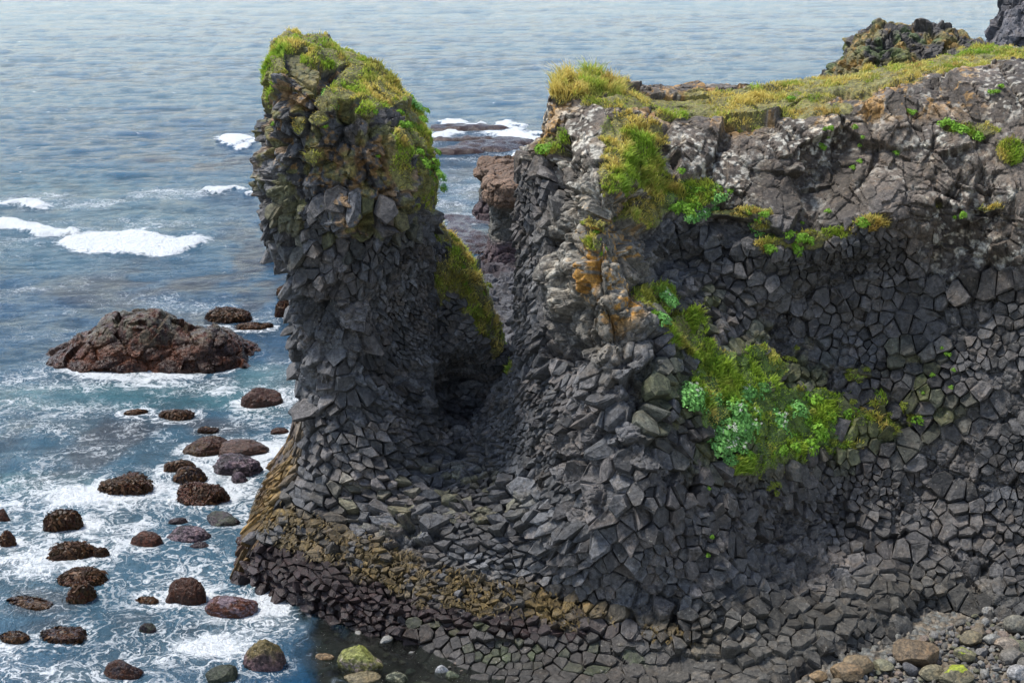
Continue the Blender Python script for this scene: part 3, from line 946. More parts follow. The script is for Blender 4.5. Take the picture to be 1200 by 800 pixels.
def add_plant(kind, x, y, sc, label, group, flower=False):
    k = surf(x, y)
    if k is None: return
    src = random.choice({'b': BRIGHT, 'a': BLUE, 'm': MOSSY}[kind])
    o = src.copy(); C.objects.link(o)
    nn = Nn[k] * .8 + np.array([0, 0, .6]); nn /= np.linalg.norm(nn)
    o.location = PS[k] + nn * .05
    import mathutils
    q = mathutils.Vector(nn).to_track_quat('Z', 'Y') @ mathutils.Euler((0, 0, random.random() * 6.28)).to_quaternion()
    o.rotation_euler = q.to_euler()
    s = sc * random.uniform(.8, 1.25)
    o.scale = (s * random.uniform(.85, 1.2), s * random.uniform(.85, 1.2), s)
    tag(o, label, 'plant', group)
    if flower:
        for _ in range(random.choice((3, 4, 5))):
            c_ = random.choice(FLOW).copy(); C.objects.link(c_); c_.parent = o
            a_ = random.random() * 6.283; q_ = .2 * random.random() ** .5
            c_.location = (q_ * math.cos(a_), q_ * math.sin(a_), .19 + .05 * random.random())
    plants.append(o)


def scatter(kind, blobs, n, sc, label, group, fl=0.):
    for i in range(n):
        x, y, rx, ry = random.choice(blobs)
        a_ = random.random() * 6.283; q = random.random() ** .5
        add_plant(kind, x + rx * q * math.cos(a_), y + ry * q * math.sin(a_), sc, label, group, random.random() < fl)


add_plant('a', 388, 103, 1.0, 'blue green leafy clump highest below the grass of the stack top', 'plants on the stack face')
add_plant('a', 393, 115, .9, 'blue green leafy clump second from the top on the stack face', 'plants on the stack face')
add_plant('b', 443, 129, .55, 'small round green plant on a grey block right of the stack face', 'plants on the stack face')
add_plant('b', 376, 149, .65, 'green plant in a crevice under the mossy blocks of the stack head', 'plants on the stack face')
add_plant('b', 474, 264, .45, 'lone yellow green plant low on the dark front of the stack', 'plants on the stack face')
add_plant('b', 445, 183, .4, 'tiny green plant in the middle of the grey stack blocks', 'plants on the stack face')
add_plant('b', 313, 144, .4, 'small green plant on the left edge of the stack below the moss', 'plants on the stack face')
scatter('b', [(313, 85, 5, 30)], 5, .5, 'small green leafy plant down the left edge of the stack head', 'plants down the left edge of the stack')
scatter('b', [(482, 140, 14, 26), (497, 190, 12, 30), (506, 215, 8, 30)], 22, .65, 'green leafy plant on the mossy right edge of the stack', 'plants on the right edge of the stack')
scatter('a', [(480, 130, 14, 20), (503, 210, 8, 25)], 6, .7, 'blue green leafy clump on the mossy right edge of the stack', 'plants on the right edge of the stack')
scatter('m', [(535, 290, 14, 26), (550, 330, 18, 30), (570, 370, 14, 30), (520, 310, 10, 26)], 26, .9, 'yellow green cushion plant on the shoulder behind the stack', 'cushion plants on the shoulder')
scatter('b', [(540, 300, 14, 20), (556, 330, 14, 24), (512, 358, 6, 10)], 8, .55, 'bright green leafy plant on the golden shoulder behind the stack', 'leafy plants on the shoulder')
scatter('b', [(640, 172, 8, 12), (648, 165, 6, 10)], 6, .7, 'green leafy plant on the left corner of the cliff', 'plants on the cliff corner')
scatter('b', [(690, 274, 9, 6), (692, 290, 8, 5)], 5, .6, 'green leafy plant on the grey rounded prow below the chute', 'plants on the rounded prow')
scatter('b', [(815, 215, 34, 12), (800, 240, 25, 12), (840, 225, 22, 10)], 20, .75, 'bright green leafy plant in the green patch below the grass chute', 'plants below the grass chute')
scatter('a', [(830, 235, 22, 10), (885, 268, 10, 7), (815, 250, 20, 8)], 9, .8, 'blue green leafy plant in the patch below the grass chute', 'blue green plants below the grass chute', .3)
scatter('b', [(915, 294, 24, 7), (945, 282, 26, 6), (1010, 266, 12, 6), (878, 252, 24, 6)], 18, .65, 'bright green leafy plant along the grass ledge of the upper cliff', 'plants on the grass ledge')
scatter('b', [(770, 345, 16, 12), (785, 335, 14, 9), (800, 360, 18, 14), (765, 372, 10, 6)], 13, .7, 'green leafy plant on the tuft beside the grey prow', 'plants beside the prow')
scatter('a', [(768, 378, 7, 6), (785, 352, 16, 8), (818, 372, 10, 7)], 7, .85, 'blue green leafy plant on the tuft beside the grey prow', 'blue green plants beside the prow', .5)
scatter('a', [(812, 460, 14, 10), (825, 470, 20, 12), (870, 500, 34, 14), (850, 520, 20, 12), (880, 450, 20, 10), (918, 478, 20, 10), (868, 540, 16, 10), (845, 505, 16, 10), (915, 496, 10, 6), (885, 470, 24, 20), (858, 490, 14, 30)], 70, 1.1, 'blue green leafy clump on the big green slope of the cliff', 'blue green clumps on the big green slope', .5)
scatter('b', [(880, 480, 44, 26), (930, 470, 30, 14), (950, 500, 30, 14), (900, 530, 36, 14), (960, 525, 20, 10), (985, 475, 24, 14)], 60, .85, 'bright green leafy plant on the big green slope of the cliff', 'leafy plants on the big green slope')
scatter('m', [(990, 480, 36, 18), (1030, 490, 30, 16), (1005, 437, 14, 8), (1060, 490, 24, 14), (930, 410, 20, 12), (975, 520, 26, 14), (910, 560, 24, 20)], 34, .85, 'low yellow green cushion plant scattered right of the big green slope', 'cushion plants right of the green slope')
add_plant('b', 1075, 491, .9, 'round deep green cushion alone on dark rock right of the slope', 'plants right of the green slope')
scatter('b', [(1135, 158, 10, 6), (1152, 160, 10, 5), (1110, 152, 10, 4)], 8, .65, 'yellow green leafy plant on the small ledge high at the right', 'plants on the high right ledge')
scatter('b', [(935, 250, 60, 5), (955, 168, 14, 6), (1075, 132, 14, 12), (1010, 158, 14, 10), (970, 152, 6, 6), (925, 120, 8, 5), (1170, 105, 10, 8), (1125, 250, 12, 6), (1050, 185, 8, 8), (1000, 190, 8, 8)], 26, .42, 'small bright green plant rooted in a crack of the upper cliff', 'small plants in cracks of the upper cliff')
scatter('b', [(1105, 415, 10, 8), (1120, 440, 30, 20), (1085, 470, 20, 20), (830, 640, 8, 20), (840, 570, 8, 10)], 12, .3, 'tiny green plant in a joint of the dark columns', 'tiny plants on the dark columns')


# ------------------------------------------------------------------ generic rocks
def ico(sub):
    t = (1 + 5 ** .5) / 2
    v = np.array([[-1, t, 0], [1, t, 0], [-1, -t, 0], [1, -t, 0], [0, -1, t], [0, 1, t], [0, -1, -t], [0, 1, -t], [t, 0, -1], [t, 0, 1], [-t, 0, -1], [-t, 0, 1]], float)
    f = np.array([[0, 11, 5], [0, 5, 1], [0, 1, 7], [0, 7, 10], [0, 10, 11], [1, 5, 9], [5, 11, 4], [11, 10, 2], [10, 7, 6], [7, 1, 8], [3, 9, 4], [3, 4, 2], [3, 2, 6], [3, 6, 8], [3, 8, 9], [4, 9, 5], [2, 4, 11], [6, 2, 10], [8, 6, 7], [9, 8, 1]])
    v /= np.linalg.norm(v, axis=1)[:, None]
    for _ in range(sub):
        n = len(v); E = np.concatenate([f[:, [0, 1]], f[:, [1, 2]], f[:, [2, 0]]]); E.sort(1)
        uq, inv = np.unique(E[:, 0] * n + E[:, 1], return_inverse=True)
        m = v[uq // n] + v[uq % n]; m /= np.linalg.norm(m, axis=1)[:, None]
        a_, b_, c_ = (n + inv[i * len(f):(i + 1) * len(f)] for i in range(3))
        f = np.concatenate([np.stack([f[:, 0], a_, c_], 1), np.stack([a_, f[:, 1], b_], 1), np.stack([c_, b_, f[:, 2]], 1), np.stack([a_, b_, c_], 1)])
        v = np.concatenate([v, m])
    return v, f


ICO = {k: ico(k) for k in (3, 4, 5)}


def boulder(name, dims, seed, colr, rough=.12, facets=7, sub=5, col2=None, wetv=1., mat=None, fibres=0., peak=0., top=None, toplim=None):
    """a stone with its own flats and lumps; dims = full sizes"""
    r = np.random.default_rng(seed)
    v, f = ICO[sub]
    d = v.copy()
    rad = np.ones(len(d))
    for _ in range(facets):                      # worn flats
        nn = r.normal(0, 1, 3); nn /= np.linalg.norm(nn)
        h = r.uniform(.62, .9)
        dot = d @ nn
        rad = np.minimum(rad, np.where(dot > .05, h / np.maximum(dot, .05), 9))
    rad = .5 * rad + .5 * smin(rad, np.full_like(rad, .9), .15)
    p = d * rad[:, None]
    so = seed * 13.7
    p *= (1 + rough * 1.6 * (fbm(d + so, .6, 3, seed) - .5) + rough * .7 * (fbm(d + so, .16, 3, seed + 3) - .5))[:, None]
    if peak:
        p[:, 2] *= 1 + peak * (1 - np.abs(p[:, 0]))
    if fibres:
        p *= (1 + fibres * (fbm(np.c_[d[:, 0] * 14, d[:, 1] * 14, d[:, 2] * 3] + so, 1., 2, seed + 9) - .5))[:, None]
    ext = p.max(0) - p.min(0)
    p = (p - (p.max(0) + p.min(0)) / 2) / ext * np.asarray(dims)
    a1 = fbm(d + so, .5, 3, seed + 4); a2 = fbm(d + so, .12, 2, seed + 6)
    cc = np.asarray(colr) * (.8 + .4 * a2)[:, None]
    if col2 is not None:
        m = sstep(.46, .56, .6 * a1 + .4 * a2)[:, None]
        cc = cc * (1 - m) + m * np.asarray(col2) * (.55 + .9 * a2)[:, None]
    if top is not None:
        m = (sstep(.35, .8, d[:, 2] + .8 * (a1 - .5)) if toplim is None else sstep(toplim, toplim + .1, .6 * a1 + .2 * a2 + .25 * d[:, 2]))[:, None] * .85
        cc = cc * (1 - m) + m * np.asarray(top) * (.6 + .8 * a2)[:, None]
    return mesh_obj(name, p, f, mat or M_SEAROCK, {'col': np.clip(cc, .006, .7), 'wet': np.full(len(p), wetv)}, smooth_sh=False)


BR = (.036, .013, .006); KELP = (.036, .019, .006); PUR = (.024, .016, .018); GRN = (.03, .034, .022); RED = (.055, .018, .009)
PALE = (.10, .07, .08)
SEA_ROCKS = [  # name, x, waterline y, width, height, colour, second colour, facets, fibres, label, category, options
    ('kelp_mound', 265, 378, 60, 20, KELP, BR, 6, .25, 'low brown kelp mound just right behind the big reef rock', {}),
    ('kelp_mound', 293, 386, 38, 9, KELP, BR, 6, .25, 'thin flat kelp rock between the reef rock and the stack', {}),
    ('boulder', 333, 372, 26, 24, RED, KELP, 6, .2, 'reddish boulder tucked against the left side of the stack', {}),
    ('boulder', 334, 348, 22, 15, KELP, RED, 6, .2, 'brown boulder against the stack above the reddish one', {}),
    ('kelp_mound', 324, 304, 36, 10, BR, KELP, 6, .2, 'dark low rock farthest back against the left side of the stack', {}),
    ('kelp_mound', 312, 383, 16, 5, BR, KELP, 5, .2, 'tiny weedy rock awash left of the stack', {}),
    ('boulder', 305, 477, 50, 24, (.045, .022, .016), BR, 3, .05, 'rounded dark brown boulder alone in turquoise water left of the stack', {}),
    ('kelp_mound', 203, 492, 44, 14, KELP, BR, 7, .35, 'kelp covered mound in surf below the reef rock', {}),
    ('kelp_mound', 158, 486, 28, 7, KELP, BR, 7, .35, 'small kelp tuft left of the kelp mound below the reef rock', {}),
    ('kelp_mound', 243, 507, 26, 8, KELP, PUR, 7, .3, 'small dark weed tuft awash above the boulder cluster', {}),
    ('boulder', 327, 508, 22, 8, BR, None, 7, .05, 'thin brown slab in foam near the golden flank of the stack', {}),
    ('boulder', 240, 535, 58, 25, BR, KELP, 3, .12, 'brown weedy boulder top left in the boulder cluster', {}),
    ('boulder', 283, 537, 64, 24, (.05, .026, .018), None, 3, .03, 'smooth oval brown boulder top right in the boulder cluster', {}),
    ('boulder', 209, 554, 38, 18, BR, KELP, 8, .15, 'small dark boulder at the left end of the cluster', {}),
    ('boulder', 274, 557, 64, 27, PUR, PALE, 8, .1, 'shiny purple grey boulder with pale crust in the cluster', {}),
    ('boulder', 220, 567, 42, 22, PUR, KELP, 8, .15, 'weedy grey brown boulder at the lower left of the cluster', {}),
    ('boulder', 280, 565, 20, 13, PUR, PALE, 7, .05, 'little purple stone under the shiny purple boulder', {}),
    ('kelp_mound', 143, 580, 68, 26, KELP, BR, 7, .4, 'long slanting kelp covered rock left of the cluster', {}),
    ('boulder', 236, 592, 62, 28, BR, RED, 8, .15, 'big reddish brown boulder with a ridge below the cluster', {}),
    ('boulder', 258, 617, 46, 18, GRN, PUR, 3, .03, 'greenish grey smooth boulder by the foot of the stack', {}),
    ('boulder', 208, 614, 24, 9, PUR, None, 7, .1, 'small dark stone left of the greenish grey boulder', {}),
    ('kelp_mound', 70, 624, 48, 29, KELP, BR, 7, .4, 'upright kelp draped boulder in white foam at the left', {}),
    ('boulder', 4, 609, 16, 14, BR, RED, 7, .1, 'brown stone cut by the left edge, upper of two', {}),
    ('boulder', 7, 642, 22, 21, RED, BR, 7, .15, 'red brown stone cut by the left edge, lower of two', {}),
    ('boulder', 218, 637, 54, 23, PUR, PALE, 3, .1, 'mottled purple boulder below the greenish grey one', {}),
    ('boulder', 170, 641, 38, 20, BR, RED, 3, .03, 'round brown boulder left of the mottled purple one', {}),
    ('boulder', 233, 643, 24, 9, PUR, None, 7, .05, 'low purple stone under the mottled purple boulder', {}),
    ('kelp_mound', 80, 657, 60, 25, KELP, BR, 7, .4, 'kelp heap with hanging fronds in the left surf', {}),
    ('kelp_mound', 117, 654, 20, 14, KELP, BR, 7, .4, 'small kelp heap right beside the larger kelp heap', {}),
    ('kelp_mound', 92, 688, 64, 24, KELP, BR, 7, .4, 'wide kelp boulder behind the red brown one at lower left', {}),
    ('boulder', 93, 707, 38, 29, RED, KELP, 7, .3, 'red brown boulder standing in front of the wide kelp boulder', {}),
    ('boulder', 217, 706, 50, 31, BR, None, 0, .10, 'smooth brown dome shaped boulder in mid surf', {}),
    ('boulder', 201, 705, 18, 13, BR, None, 8, .04, 'small brown stone leaning on the dome shaped boulder', {}),
    ('boulder', 268, 721, 64, 27, RED, PALE, 3, .06, 'reddish boulder with pink crust beside the dark foot of the stack', {}),
    ('kelp_mound', 170, 706, 30, 7, BR, KELP, 7, .2, 'low brown rock awash left of the dome shaped boulder', {}),
    ('boulder', 172, 741, 20, 12, GRN, PUR, 8, .03, 'small dark green stone in the lower surf', {}),
    ('boulder', 71, 752, 52, 17, PUR, BR, 8, .2, 'flat dark purple rock in the lower left surf', {}),
    ('kelp_mound', 14, 752, 36, 12, PUR, KELP, 7, .2, 'dark weedy rock awash at the lower left edge', {}),
    ('kelp_mound', 30, 712, 60, 7, PUR, KELP, 7, .2, 'broad weed patch barely breaking the water at far left', {}),
    ('boulder', 142, 795, 48, 25, PUR, BR, 8, .08, 'purple brown boulder nearest the bottom edge in the surf', {}),
    ('boulder', 308, 783, 50, 37, (.05, .032, .03), (.10, .06, .06), 5, .05, 'dark pyramid shaped boulder with green crest in the cove mouth', {'top': (.11, .085, .03), 'peak': .35}),
    ('boulder', 258, 798, 38, 19, GRN, None, 8, .03, 'dark green boulder at the bottom edge left of the pyramid boulder', {}),
    ('boulder', 422, 786, 54, 30, (.13, .125, .05), (.16, .13, .11), 5, .04, 'olive green mossy pyramid boulder in the clear cove', {'top': (.14, .15, .03), 'peak': .3}),
    ('boulder', 424, 800, 44, 12, (.12, .10, .06), None, 3, .02, 'flat tan stone at the bottom edge under the olive boulder', {}),
    ('boulder', 464, 799, 26, 12, (.13, .13, .09), GRN, 3, .02, 'pale rounded stone at the bottom edge of the cove', {}),
    ('boulder', 380, 772, 24, 5, (.13, .09, .05), None, 3, .02, 'tan stone awash between the two pyramid boulders', {}),
    ('boulder', 518, 788, 17, 10, (.25, .25, .25), None, 3, .02, 'pale grey stone at the water edge of the cove', {}),
    ('boulder', 530, 794, 16, 9, (.10, .11, .07), None, 3, .02, 'small greenish stone at the water edge of the cove', {}),
]
rock_xy = []


def fronds(o, W, rise, seed, n, dims):
    """flat wet kelp blades draped down the sides of a rock"""
    r = np.random.default_rng(seed)
    co = np.empty(len(o.data.vertices) * 3, f32); o.data.vertices.foreach_get('co', co); co = co.reshape(-1, 3)
    cand = np.where((co[:, 2] > .05 * rise) & (co[:, 1] < .25 * W))[0]
    ids = r.choice(cand, n)
    b0 = co[ids]
    nn = b0 / np.maximum(np.linalg.norm(b0, axis=1), 1e-6)[:, None]
    fl = b0 * np.array([1, 1, 0]) + r.normal(0, .7 * W, (n, 3)) * np.array([1, 1, 0]); fl /= np.maximum(np.linalg.norm(fl, axis=1), 1e-6)[:, None]
    ln = (.08 + .2 * r.random(n) ** 2)[:, None] * min(W, 1.5)
    dn = fl * .6 + np.array([0, 0, -.55])
    sd2 = np.cross(dn, nn); sd2 /= np.maximum(np.linalg.norm(sd2, axis=1), 1e-6)[:, None]
    sd2 *= (.02 + .05 * r.random(n))[:, None]
    m_ = b0 + dn * ln * .5 + nn * .05; t_ = b0 + dn * ln + nn * .02 + r.normal(0, .04, (n, 3))
    hd = np.asarray(dims) * .5
    k0 = np.linalg.norm(b0 / hd, axis=1)
    for q_, lift in ((m_, 1.05), (t_, 1.02)):          # blades lie against the stone
        q_ *= (k0 * lift / np.maximum(np.linalg.norm(q_ / hd, axis=1), 1e-6))[:, None]
    b0 = b0 + nn * .01
    VV = np.stack([b0 - sd2 * .6, b0 + sd2 * .6, m_ + sd2, m_ - sd2, t_ + sd2 * .5, t_ - sd2 * .5], 1).reshape(-1, 3)
    k = np.arange(n) * 6
    FF = np.concatenate([np.stack([k, k + 1, k + 2, k + 3], 1), np.stack([k + 3, k + 2, k + 4, k + 5], 1)])
    cc = np.array([.055, .024, .008]) * (.25 + 1.2 * r.random(n) ** 1.5)[:, None]
    tag(mesh_obj('seaweed', VV, FF, M_KELP, {'col': np.repeat(cc, 6, 0)}, parent=o), None, None, None, 'stuff')


for i, (nm, x, yb, w, h, c1_, c2_, fa, fib, lab, opt) in enumerate(SEA_ROCKS):
    p0 = at_z(x, yb)
    s = p0[1] / (CT + (400 - yb) / FPX * ST) / FPX
    W = w * s
    dep = math.atan2(HC, p0[1])
    Dp = W * (.62 if h > 8 else .5)
    # the visible height is made of the stone's rise and of its depth seen from above
    rise = max((h * s - Dp * .55 * math.sin(dep)) / math.cos(dep), .22 * W * (h / w) * 1.4, .1)
    o = boulder(nm, (W, Dp, rise * 2), 500 + i, c1_, .15, fa, 5 if w > 24 else 4, c2_, 1., None, fib, opt.get('peak', 0), opt.get('top'))
    o.location = (p0[0], p0[1] + Dp * .42, 0.0)
    o.rotation_euler = (0, 0, random.uniform(-.3, .3))
    tag(o, lab, 'boulder' if nm == 'boulder' else 'kelp rock')
    if nm == 'kelp_mound' or fib >= .15:
        fronds(o, W, rise, 700 + i, int(50 + W * 120), (W, Dp, rise * 2))
    rock_xy.append((p0[0], p0[1] + Dp * .42, W * .5))


# generic SDF rock built with the same joints
def sdf_rock(name, fn, lo, hi, h, seed, size, amp, colfn, nsub=1, mat=None, wetv=0., crack=.1, tilt=.45, lump=.5):
    ax = [np.arange(lo[k], hi[k] + h, h) for k in range(3)]
    D = fn(ax[0][:, None, None], ax[1][None, :, None], ax[2][None, None, :]).astype(f32)
    v, f = surface_nets(D, lo, h)
    v = smooth(v, f, 2)
    for _ in range(nsub): v, f = subdiv(v, f)
    nn = vnormals(v, f)
    p = v + ((fbm(v, np.min(size) * 3, 3, seed) - .5) * lump)[:, None] * nn
    p, r, e = blocks(p, nn, size, seed, amp, tilt, crack, .08)
    p, r2, e2 = blocks(p, nn, np.min(size) * .42, seed + 1, amp * .35, tilt * .7, crack * .3, .05)
    c_, w_ = colfn(p, nn, r)
    return mesh_obj(name, p, f, mat or M_ROCK, {'col': np.clip(c_, .008, .8), 'wet': w_})


def heightprofile(pts, Y):
    w = np.array([at(x, y, Y) for x, y in pts]); o_ = np.argsort(w[:, 0])
    return w[o_, 0], w[o_, 2]


# big reef rock
rx_, rz_ = heightprofile([(30, 440), (42, 428), (60, 421), (85, 405), (105, 385), (118, 371), (140, 362), (170, 360), (187, 362), (200, 376), (222, 382), (250, 382), (268, 390), (285, 405), (300, 418), (306, 440)], 66)
ry0 = 66


def reef(X, Y, Z):
    z_ = np.interp(X, rx_, rz_)
    yy = np.clip(1 - ((Y - ry0) / 2.6) ** 2, -1, 1)
    top = (z_ + .6) * np.sign(yy) * np.abs(yy) ** .55 - .6
    return (Z - top) * .6 + 0 * Y


def reef_col(p, nn, r):
    a = fbm(p, .8, 3, 3); b_ = fbm(p, (.25, .25, .9), 3, 4)
    c_ = np.array([.028, .013, .008]) * (.5 + 1. * b_)[:, None]
    m = sstep(.5, .62, a)[:, None]
    c_ = c_ * (1 - m) + m * np.array([.06, .021, .010]) * (.5 + b_)[:, None]
    t = (sstep(.9, 1.8, p[:, 2] + .8 * (a - .5)) * sstep(.42, .55, b_))[:, None] * .7
    c_ = c_ * (1 - t) + t * np.array([.075, .068, .045])
    return c_, np.full(len(p), .9)


zz_ = at_z(170, 432)
ry0 = zz_[1] + 1.9
rx_, rz_ = heightprofile([(18, 442), (36, 428), (55, 418), (80, 402), (105, 388), (118, 374), (140, 364), (170, 362), (187, 364), (200, 378), (222, 385), (250, 384), (268, 392), (285, 407), (300, 421), (308, 445)], ry0)
o = sdf_rock('reef_rock', reef, (rx_[0] - .5, ry0 - 3, -.6), (rx_[-1] + .5, ry0 + 3, 4.2), .14, 61, (1.5, 1.4, .62), .09, reef_col, 1, M_SEAROCK, tilt=.25, crack=.06)
tag(o, 'large red brown weed covered reef rock standing in the sea left of the stack', 'reef rock')

# outcrop behind the cliff top
OY = 72
ox_, oz_ = heightprofile([(965, 110), (978, 88), (985, 68), (995, 54), (1003, 34), (1020, 24), (1035, 15), (1048, 20), (1060, 30), (1075, 24), (1092, 22), (1108, 28), (1120, 33), (1135, 36), (1150, 42), (1156, 60), (1175, 90)], OY)


def outc(X, Y, Z):
    z_ = np.interp(X, ox_, oz_) - .25
    yy = np.clip(1 - ((Y - OY) / 4.0) ** 2, -1, 1)
    top = 10 + (z_ - 10) * np.sign(yy) * np.abs(yy) ** .45
    return (Z - top) * .55


def outc_col(p, nn, r):
    a = fbm(p, 1.2, 3, 8); b_ = fbm(p, .35, 3, 9)
    c_ = np.array([.042, .038, .035]) * (.5 + r[0] * .6 + .4 * b_)[:, None]
    g = (sstep(.52, .6, a) * sstep(-.1, .5, nn[:, 2]))[:, None] * .75
    c_ = c_ * (1 - g) + g * np.array([.13, .11, .03])
    m = sstep(.60, .64, b_ * .6 + a * .4)[:, None] * .7
    c_ = c_ * (1 - m) + m * np.array([.25, .14, .03])
    g2 = sstep(.6, .68, fbm(p, .9, 3, 18))[:, None] * .7
    c_ = c_ * (1 - g2) + g2 * np.array([.07, .1, .03])
    return c_, np.zeros(len(p))


o = sdf_rock('rock_outcrop', outc, (ox_[0] - .5, OY - 4.5, 9), (ox_[-1] + .5, OY + 4.5, 19.5), .2, 71, .75, .2, outc_col, 1, lump=.8)
tag(o, 'rugged dark lava outcrop rising behind the grassy cliff top', 'rock outcrop')

# far stack at the upper right corner
SY = 105
p_a, p_b = at(1166, 40, SY), at(1290, 40, SY)
sxc, sxr = (p_a[0] + p_b[0]) / 2, (p_b[0] - p_a[0]) / 2
szm = at(1180, 20, SY)[2]


def fstack(X, Y, Z):
    k = 1 - .045 * (Z - szm)
    q = np.sqrt(((X - sxc) / (sxr * k)) ** 2 + ((Y - SY) / (3.4 * k)) ** 2)
    return np.maximum((q - 1) * 3., Z - 24)


def fst_col(p, nn, r):
    a = fbm(p, 1.5, 3, 8); b_ = fbm(p, .4, 3, 9)
    return np.array([.075, .072, .078]) * (.5 + r[0] * .5 + .6 * b_)[:, None], np.zeros(len(p))


o = sdf_rock('rock_pillar', fstack, (sxc - sxr * 1.4, SY - 5, 8), (sxc + sxr * 1.4, SY + 5, 24.6), .3, 81, (1.6, 1.6, 2.6), .2, fst_col, 1, lump=.7)
tag(o, 'smooth dark grey rock pillar cut by the upper right corner', 'rock pillar')


# table rocks seen through the gap
def table_rock(x0, x1, ytop, ycap, ybase, Y, ry, label, seed):
    A, B = at(x0, ytop, Y), at(x1, ytop, Y)
    zt_, zc, zb = at(x0, ytop, Y)[2], at(x0, ycap, Y)[2], at(x0, ybase, Y)[2]
    cx, rx = (A[0] + B[0]) / 2, (B[0] - A[0]) / 2

    def fn(X, Y_, Z):
        k = np.interp(Z, [zb - 1, zb, zc - .6, zc - .25, zc + .1, zt_ - .3, zt_ + .3], [.95, .80, .70, .78, 1.0, .95, .7])
        q = (np.abs((X - cx) / (rx * k)) ** 2.8 + np.abs((Y_ - Y) / (ry * k)) ** 2.8) ** (1 / 2.8)
        tp_ = zt_ - .12 * (Y - Y_)
        return np.maximum((q - 1) * min(rx, ry), (Z - tp_))

    def cf(p, nn, r):
        a = fbm(p, .8, 3, seed); b_ = fbm(p, .25, 3, seed + 1)
        cap = sstep(zc - .4, zc - .1, p[:, 2])[:, None]
        c_ = np.array([.075, .07, .058]) * (1 - cap) + cap * np.array([.11, .068, .043])
        lowm = sstep(zb + .9, zb + .2, p[:, 2] + .4 * (a - .5))[:, None]
        c_ = c_ * (1 - lowm) + lowm * np.array([.05, .032, .034])
        return c_ * (.6 + .8 * b_)[:, None] * (.8 + .4 * r[0])[:, None], np.zeros(len(p))
    o = sdf_rock('table_rock', fn, (cx - rx * 1.3, Y - ry * 1.3, zb - 1), (cx + rx * 1.3, Y + ry * 1.3, zt_ + .8), .16, seed, (1.4, 1.4, .8), .09, cf, 1, crack=.07, tilt=.2, lump=.5)
    tag(o, label, 'table rock')


table_rock(565, 628, 205, 232, 285, 90, 2.4, 'nearer flat topped brown rock with overhanging cap behind the gap', 91)
table_rock(552, 615, 190, 204, 238, 98, 2.2, 'farther flat topped brown rock peeking out behind the nearer one', 95)


# low shelf behind the gap: columns descending to a weedy platform
def shelf():
    gx = np.arange(-9, 8, .16); gy = np.arange(53.5, 150, .2)
    X, Y = np.meshgrid(gx, gy, indexing='ij')
    n = X.size
    p = np.c_[X.ravel(), Y.ravel(), np.zeros(n)]
    x, y = p[:, 0], p[:, 1]
    z = np.interp(y, [53, 58, 66, 74, 82, 87, 92, 100, 150], [5.4, 4.9, 3.6, 2.4, 1.3, .65, .35, .06, .0])
    a = fbm(p, 3.5, 4, 5); b_ = fbm(p, 1.1, 3, 6)
    z = z + (a - .5) * np.interp(y, [53, 85, 150], [1.0, 1.3, .75]) + (b_ - .5) * .35 - np.interp(y, [53, 88, 100, 150], [0, .15, .12, .12])
    # three low ledges far out
    pxx, pyy = proj(np.c_[x, y, 0 * x])
    led = blob(pxx, pyy, [(545, 151, 60, 3), (575, 172, 45, 6), (530, 178, 40, 3), (600, 168, 30, 4), (555, 165, 60, 2)])
    far = y > 105
    z = np.where(far, -.5 + .9 * led + (b_ - .5) * .5, z)
    left = np.interp(y, [53, 62, 75, 88, 95, 150], [-6.0, -6.0, -5.6, -6.0, -8.5, -8.5])
    z = z - sstep(0, 1.5, left - x) * 6
    p[:, 2] = z
    nx_, ny_ = X.shape
    i = np.arange(n).reshape(nx_, ny_)
    f = np.stack([i[:-1, :-1], i[1:, :-1], i[1:, 1:], i[:-1, 1:]], -1).reshape(-1, 4)
    nn = np.tile(np.array([0, 0, 1.]), (n, 1))
    m = y < 92
    q, r, e = blocks(p, nn, (.55, .55, 1.5), 121, .16, .5, .14, .1)
    p = np.where(m[:, None], q, p)
    near = sstep(90, 84, y)[:, None]
    c_ = np.array([.05, .049, .052]) * (.5 + r[0])[:, None] * near + (1 - near) * np.array([.026, .014, .012]) * (.4 + 1.2 * b_)[:, None]
    pk = (sstep(.52, .6, a) * (y > 80) * (y < 105))[:, None] * .6
    c_ = c_ * (1 - pk) + pk * np.array([.04, .027, .03])
    o = mesh_obj('rock_shelf', p, f, M_SEAROCK, {'col': np.clip(c_, .008, .6), 'wet': sstep(80, 92, y) * .9})
    tag(o, 'low weedy rock shelf behind the gap', 'rock shelf', kind='structure')


shelf()

# ------------------------------------------------------------------ beach with cobbles
gx = np.arange(-12, 27, .4); gy = np.arange(26, 44, .4)
X, Y = np.meshgrid(gx, gy, indexing='ij')
sdg = (X - sh[2][0]) * nrm[0] + (Y - sh[2][1]) * nrm[1]
p = np.c_[X.ravel(), Y.ravel(), np.where(sdg > 0, np.minimum(.10 * sdg, .30) - .06, .25 * sdg - .06).ravel()]
p[:, 2] -= .35 * (sdg.ravel() > -.3)
p[:, 2] = np.maximum(p[:, 2], -1.6) + (fbm(p, 1.5, 3, 3) - .5) * .15
i = np.arange(X.size).reshape(X.shape)
f = np.stack([i[:-1, :-1], i[1:, :-1], i[1:, 1:], i[:-1, 1:]], -1).reshape(-1, 4)
b_ = fbm(p, .5, 3, 6)
o = mesh_obj('beach', p, f, M_COBBLE, {'col': np.array([.06, .05, .035]) * (.5 + b_)[:, None] * np.where(sdg.ravel() < .6, .3, 1)[:, None], 'wet': np.full(len(p), .6)}, smooth_sh=True)
tag(o, 'stony beach floor below the cliff', 'beach', kind='structure')


def beach_z(x, y):
    s_ = (x - sh[2][0]) * nrm[0] + (y - sh[2][1]) * nrm[1]
    return min(.10 * s_, .30) - .06 if s_ > 0 else max(.25 * s_ - .06, -1.6)


